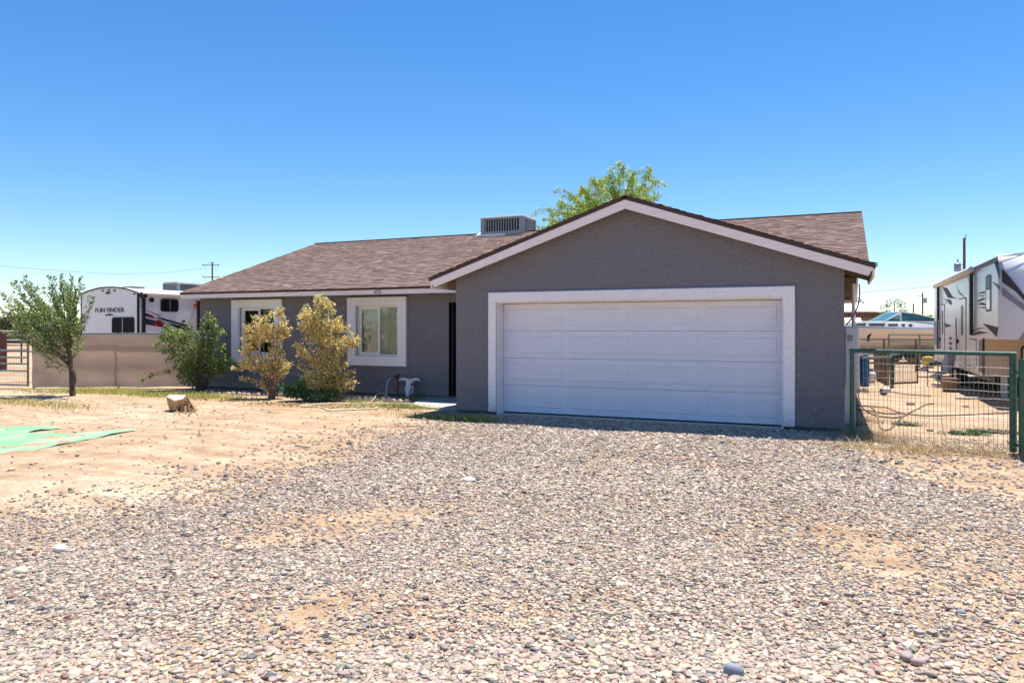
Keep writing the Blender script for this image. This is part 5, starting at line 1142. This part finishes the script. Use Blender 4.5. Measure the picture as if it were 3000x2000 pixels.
q = gp(2543, 1090); vt = at_t(2545, 1010, (q - Vector((0, 0, CAMH))).length)
hy = thing('yard_hydrant', 'dark yard hydrant head with blue base above the gate rail', 'hydrant', (q.x, q.y, 0))
MB().tube([(0, 0, 0), (0, 0, 1.15)], .02, 8).build('riser', 'steel', hy); MB().lathe([(.03, 0), (.075, .03), (.075, .08), (.03, .1)], (0, 0, 1.13), 12).build('collar', 'bluep', hy); MB().tube([(0, 0, 1.2), (.02, 0, 1.34), (.1, 0, 1.42), (.06, 0, 1.3)], [.04, .05, .045, .02], 8).build('head', 'black', hy, smooth=True)
# shed with white roof
sh0 = at_t(2577, HZ, 52); sh = thing('open_shed', 'open shed with white metal roof and brown beam behind the boat', 'shed', (sh0.x, sh0.y, 0), TH - R(10))
s_ = 52 / FPX; ztop = CAMH + (HZ - 890) * s_; zb = CAMH + (HZ - 914) * s_
MB().prism([(-5.6, -.3, zb), (.0, -.3, zb), (.0, 4.2, ztop + .15), (-5.6, 4.2, ztop + .15)], (0, 0, .06)).build('roof', 'whiteroof', sh)
MB().box(-5.5, -.1, -.15, 0, zb - .38, zb - .01).build('beam', 'brownbeam', sh)
for k in range(10): MB().box(-5.4 + k * .55, -5.36 + k * .55, -.17, -.151, zb - .34, zb - .02).build('beam_rib', 'brownbeam', sh)
for x in (-5.4, -2.8, -.25): MB().box(x, x + .12, -.12, 0, 0, zb - .38).build('post', 'black', sh)
MB().box(-5.4, 1.6, 1.2, 1.3, 0, 2.1).build('back_wall', 'olive', sh); MB().box(.12, 2.6, 4.4, 4.5, 0, 2.85).build('side_screen', 'olive', sh)

# ================================================================== FIFTH-WHEEL CAMPER (right)
fx0, fx1 = 3.0, 5.45; yN, yL, yE = 18.05, 19.8, 29.2; zb_, zt_, zg = .52, 3.08, 1.38
rv = thing('camper', 'large white fifth-wheel camper with grey swoosh graphics at the right edge', 'camper', (fx0 + 1.2, 24, 0))
MB().prism([(fx0, yL, zb_), (fx0, yE, zb_), (fx0, yE, zt_), (fx0, yN, zt_), (fx0, yN, zg), (fx0, yL, zg)], (fx1 - fx0, 0, 0)).build('body', 'rv', rv, True)
rf = MB(); n_ = 9
rr_ = [(fx0 - .02 + (fx1 - fx0 + .04) * i / (n_ - 1), zt_ + .13 * math.sin(math.pi * i / (n_ - 1)) + .012) for i in range(n_)]
rf.add([(x, y, z) for y in (yN - .02, yE + .02) for x, z in rr_], [(i, i + 1, i + 1 + n_, i + n_) for i in range(n_ - 1)] + [tuple(range(n_)), tuple(range(n_, 2 * n_))]); rf.build('roof', 'rvroof', rv, True, smooth=True)
# nose cap, chamfered in plan and rounded at the top
cap = MB(); plan = [(fx0, yN), (fx0 + .5, yN - .55), (fx0 + 1.2, yN - .72), (fx1 - .5, yN - .55), (fx1, yN)]
lev = [(zg, 0.0), (zg + .25, .0), (2.35, .02), (2.75, .14), (2.98, .34), (zt_ + .06, .72)]
def cp(i, j):
    x, y = plan[i]; z, back = lev[j]; k = (yN - y) / .72
    return (x, y + back * k * 1.0, z)
cap.add([cp(i, j) for j in range(6) for i in range(5)], [(j * 5 + i, j * 5 + i + 1, (j + 1) * 5 + i + 1, (j + 1) * 5 + i) for j in range(5) for i in range(4)] + [(0, 1, 2, 3, 4), (29, 28, 27, 26, 25)])
cap.build('nose_cap', 'rv', rv, True, smooth=True)
c2 = lambda x, y: (2700 + x / 3.136, 700 + y / 3.136)
fs = lambda x, y: at_x(x, y, fx0 - .003)
np0 = Vector((fx0, yN, 0)); npn = Vector((-.55, -.5, 0)).normalized()
fnp = lambda x, y: on_plane(x, y, np0 + npn * .02, npn)
for mt, pts in (('rvgrey', ((738, 275), (760, 290), (850, 400), (985, 575), (985, 610), (860, 480), (738, 395))), ('rvlilac', ((738, 440), (830, 520), (985, 640), (985, 690), (850, 590), (738, 515))), ('rvlilac', ((890, 925), (985, 800), (985, 925)))):
    decal('stripe', mt, [c2(*q) for q in pts], rv, fnp, -npn, .004)
for mt, pts in (('rvgrey', ((190, 440), (235, 450), (270, 505), (292, 545), (240, 540))), ('rvgrey', ((215, 550), (270, 560), (280, 605), (262, 602), (235, 570))), ('rvlilac', ((315, 420), (350, 488), (402, 540), (345, 505))), ('rvlilac', ((418, 340), (440, 392), (466, 420), (432, 390))),
                ('rvgrey', ((508, 500), (580, 478), (580, 500))), ('rvgrey', ((508, 520), (580, 514), (560, 528))), ('rvgrey', ((508, 570), (570, 538), (582, 550), (520, 580))), ('rvgrey', ((508, 600), (560, 580), (604, 612))), ('rvlilac', ((508, 628), (600, 620), (662, 672), (612, 642))),
                ('rvgrey', ((560, 775), (704, 812), (690, 902), (640, 850))), ('rvgrey', ((448, 892), (520, 845), (622, 860), (560, 868))), ('rvlilac', ((430, 872), (508, 815), (582, 815), (505, 838))), ('rvgrey', ((208, 770), (276, 795), (220, 815))),
                ('rvgrey', ((665, 205), (705, 190), (720, 390))), ('rvlilac', ((645, 390), (720, 430), (720, 480), (690, 440))), ('rvlilac', ((430, 600), (470, 590), (468, 612), (430, 615))), ('rvgrey', ((200, 470), (255, 520), (300, 545), (330, 545), (262, 530))), ('rvlilac', ((190, 520), (225, 575), (250, 600), (225, 590)))):
    decal('stripe', mt, [c2(*q) for q in pts], rv, fs, (.004, 0, 0))
def pl_(poly, name, mat, par, out=.01, th=.012):          # flat panel on the side wall
    return MB().prism([at_x(*c2(*q), fx0) - Vector((out, 0, 0)) for q in poly], (th, 0, 0)).build(name, mat, par, par.type == 'EMPTY')
def side_rect(xa, xb, za, zb2): a, b = at_x(*c2(xa, 600), fx0).y, at_x(*c2(xb, 600), fx0).y; return min(a, b), max(a, b), za, zb2
for xa, xb, zt2, zb2 in ((180, 212, 2.38, .58), (345, 408, 2.42, .58)):
    y0, y1, _, _ = side_rect(xa, xb, 0, 0)
    d_ = MB().prism([(fx0 - .008, u, z) for u, z in rrect(y0 - .03, y1 + .03, zb2, zt2, .08)], (.008, 0, 0)).build('entry_door', 'rvdark', rv, True)
    MB().prism([(fx0 - .014, u, z) for u, z in rrect(y0, y1, zb2 + .03, zt2 - .03, .07)], (.006, 0, 0)).build('door_leaf', 'rv', d_)
    MB().prism([(fx0 - .018, u, z) for u, z in rrect(y0 + (y1 - y0) * .3, y0 + (y1 - y0) * .62, zb2 + .85, zt2 - .2, .05)], (.004, 0, 0)).build('door_window', 'darkglass', d_)
    MB().tube([(fx0 - .05, y1 + .12, 1.0), (fx0 - .06, y1 + .12, 1.9)], .02, 6).build('grab_handle', 'steel', d_)
    MB().box(fx0 - .05, fx0, y1 + .04, y1 + .12, 1.2, 1.32).build('latch', 'black', d_)
y0, y1, _, _ = side_rect(592, 640, 0, 0)
w_ = MB().prism([(fx0 - .010, u, z) for u, z in rrect(y0, y1, 1.98, 2.78, .07)], (.010, 0, 0)).build('window', 'rvlilac', rv, True)
MB().prism([(fx0 - .015, u, z) for u, z in rrect(y0 + .08, y1 - .08, 2.5, 2.74, .04)], (.005, 0, 0)).build('pane', 'darkglass', w_); MB().prism([(fx0 - .015, u, z) for u, z in rrect(y0 + .08, y1 - .12, 2.03, 2.46, .04)], (.005, 0, 0)).build('pane', 'tealglass', w_)
for xa, xb, za, zb2 in ((157, 182, .95, 2.98), (458, 500, 1.45, 3.02)):
    y0, y1, _, _ = side_rect(xa, xb, 0, 0); ym = (y0 + y1) / 2; MB().box(fx0 - .09, fx0 - .02, ym - .09, ym + .09, za, zb2).build('awning_arm', 'black', rv, True, bevel=.01)
ya = side_rect(165, 490, 0, 0); MB().tube([(fx0 - .09, ya[0] - .1, 3.03), (fx0 - .09, ya[1] + .2, 3.03)], .075, 10).build('awning_roll', 'rvroof', rv, True, smooth=True)
MB().box(fx0 - .04, fx0 - .004, yN + .02, yE, 3.0, 3.075).build('gutter', 'rvlilac', rv, True)
for zc in (.98, 1.13, 1.28):
    y0, y1, _, _ = side_rect(255, 278, 0, 0); MB().box(fx0 - .012, fx0 - .001, y0, y1, zc, zc + .08).build('vent', 'black', rv, True)
y0, y1, _, _ = side_rect(437, 505, 0, 0)
h_ = MB().prism([(fx0 - .008, u, z) for u, z in rrect(y0, y1, .66, 1.36, .05)], (.008, 0, 0)).build('hatch', 'rvlilac', rv, True); MB().prism([(fx0 - .013, u, z) for u, z in rrect(y0 + .03, y1 - .03, .69, 1.33, .04)], (.005, 0, 0)).build('hatch_leaf', 'rv', h_)
y0, y1, _, _ = side_rect(530, 560, 0, 0); MB().box(fx0 - .01, fx0, y0, y1, .60, 1.34).build('hatch', 'rvlilac', rv, True)
MB().box(fx0 - .006, fx0 + .03, yL - .03, yL + .03, zb_, zg).build('corner_trim', 'rvdark', rv, True)
MB().box(fx0 + .03, fx1, yL - .02, yL - .001, zb_ + .02, zg - .005).build('front_panel', 'rvbeige', rv, True)
fh = MB().prism([(u, yL - .034, z) for u, z in rrect(fx0 + .72, fx0 + 1.9, .66, 1.24, .10)], (0, .013, 0)).build('front_hatch', 'black', rv, True)
MB().prism([(u, yL - .040, z) for u, z in rrect(fx0 + .76, fx0 + 1.86, .70, 1.20, .08)], (0, .006, 0)).build('hatch_leaf', 'rvbeige', fh)
for x in (fx0 + .38, fx1 - .45): MB().box(x, x + .12, yL + .15, yL + .27, 0.03, zb_).build('landing_jack', 'steel', rv, True); MB().box(x - .08, x + .2, yL + .08, yL + .34, -.02, .03).build('jack_foot', 'steel', rv, True)
for y in (24.4, 25.4):
    for x in (fx0 + .03, fx1 - .28): o = MB().tube([(x, y, .38), (x + .25, y, .38)], .38, 18).build('wheel', 'rubber', rv, True); MB().tube([(x - .01, y, .38), (x + .02, y, .38)], .19, 14).build('rim', 'steel', o)
MB().box(fx0 + .3, fx1 - .3, yL + .4, yE - .2, .34, zb_ - .002).build('chassis', 'black', rv, True)
MB().box(fx0 + 1.0, fx0 + 1.5, yN + .35, yN + .75, .75, zg - .004).build('hitch', 'black', rv, True)
y0, y1, _, _ = side_rect(118, 150, 0, 0); MB().box(fx0 - .02, fx0, y0, y1, 1.05, 1.85).build('rear_panel', 'rvlilac', rv, True)
for (xa, xb) in ((120, 190), (262, 345)):                 # folding steps
    y0, y1, _, _ = side_rect(xa, xb, 0, 0); ym = (y0 + y1) / 2; st = MB().box(fx0 - .28, fx0 + .1, ym - .32, ym + .32, .44, .50).build('folding_step', 'black', rv, True)
    MB().box(fx0 - .58, fx0 - .30, ym - .32, ym + .32, .20, .25).build('tread', 'rvgrey', st)
    for s in (-.33, .33): MB().bar((fx0 - .05, ym + s, .46), (fx0 - .55, ym + s, .22), .02, .06).build('step_arm', 'steel', st)
q = gp(2786, 1146); o = MB().lathe([(.17, 0), (.19, .02), (.21, .3), (.23, .32), (.23, .34), (.19, .34)], n=18).build('brown_tub', 'tub', smooth=True); o.location = (q.x, q.y, 0); tag(o, 'reddish-brown tub standing at the camper steps', 'tub')
q = gp(2752, 1132); ch = thing('camp_chair', 'grey camp chair standing beside the camper steps', 'chair', (q.x, q.y, 0), R(-60))
MB().box(-.22, .22, -.2, .2, .38, .41).build('seat', 'rvgrey', ch); MB().prism([(-.22, .2, .41), (.22, .2, .41), (.22, .32, .88), (-.22, .32, .88)], (0, .02, 0)).build('backrest', 'rvlilac', ch)
for x in (-.22, .22):
    for y in (-.2, .22): MB().tube([(x, y, 0), (x, y, .58)], .014, 6).build('leg', 'black', ch)
    MB().box(x - .03, x + .03, -.22, .26, .57, .60).build('armrest', 'black', ch)

# ================================================================== SIDE-YARD CLUTTER
q = gp(2800, 1168); bd = MB().bar((0, 0, .03), (2.1, .25, .035), .14, .04).build('loose_board', 'loggrey', bevel=.006); bd.location = (q.x, q.y, 0); tag(bd, 'pale loose board lying in the shade beside the camper', 'board')
for px, py, w_, lab in ((2668, 1186, .16, 'flat pinkish brick fragment on the dirt behind the green gate'), (2830, 1192, .12, 'small dark rock on the dirt behind the right half of the gate'), (2725, 1262, .10, 'little brown clod near the dry weeds behind the gate')):
    stone(px, py, w_, w_ * .5, (.30, .20, .16), lab, int(px))
q = gp(2552, 1120); pv = thing('propane_tank', 'small white gas bottle standing beside the blue barrel', 'gas bottle', (q.x, q.y, 0))
MB().lathe([(.09, 0), (.11, .02), (.14, .06), (.14, .24), (.11, .31), (.04, .34)], n=16).build('bottle', 'flash', pv, smooth=True); MB().lathe([(.06, 0), (.065, .09)], (0, 0, .33), 12).build('collar', 'steel', pv); MB().lathe([(.02, 0), (.03, .03), (.02, .05)], (0, 0, .36), 8).build('valve', 'steel', pv)
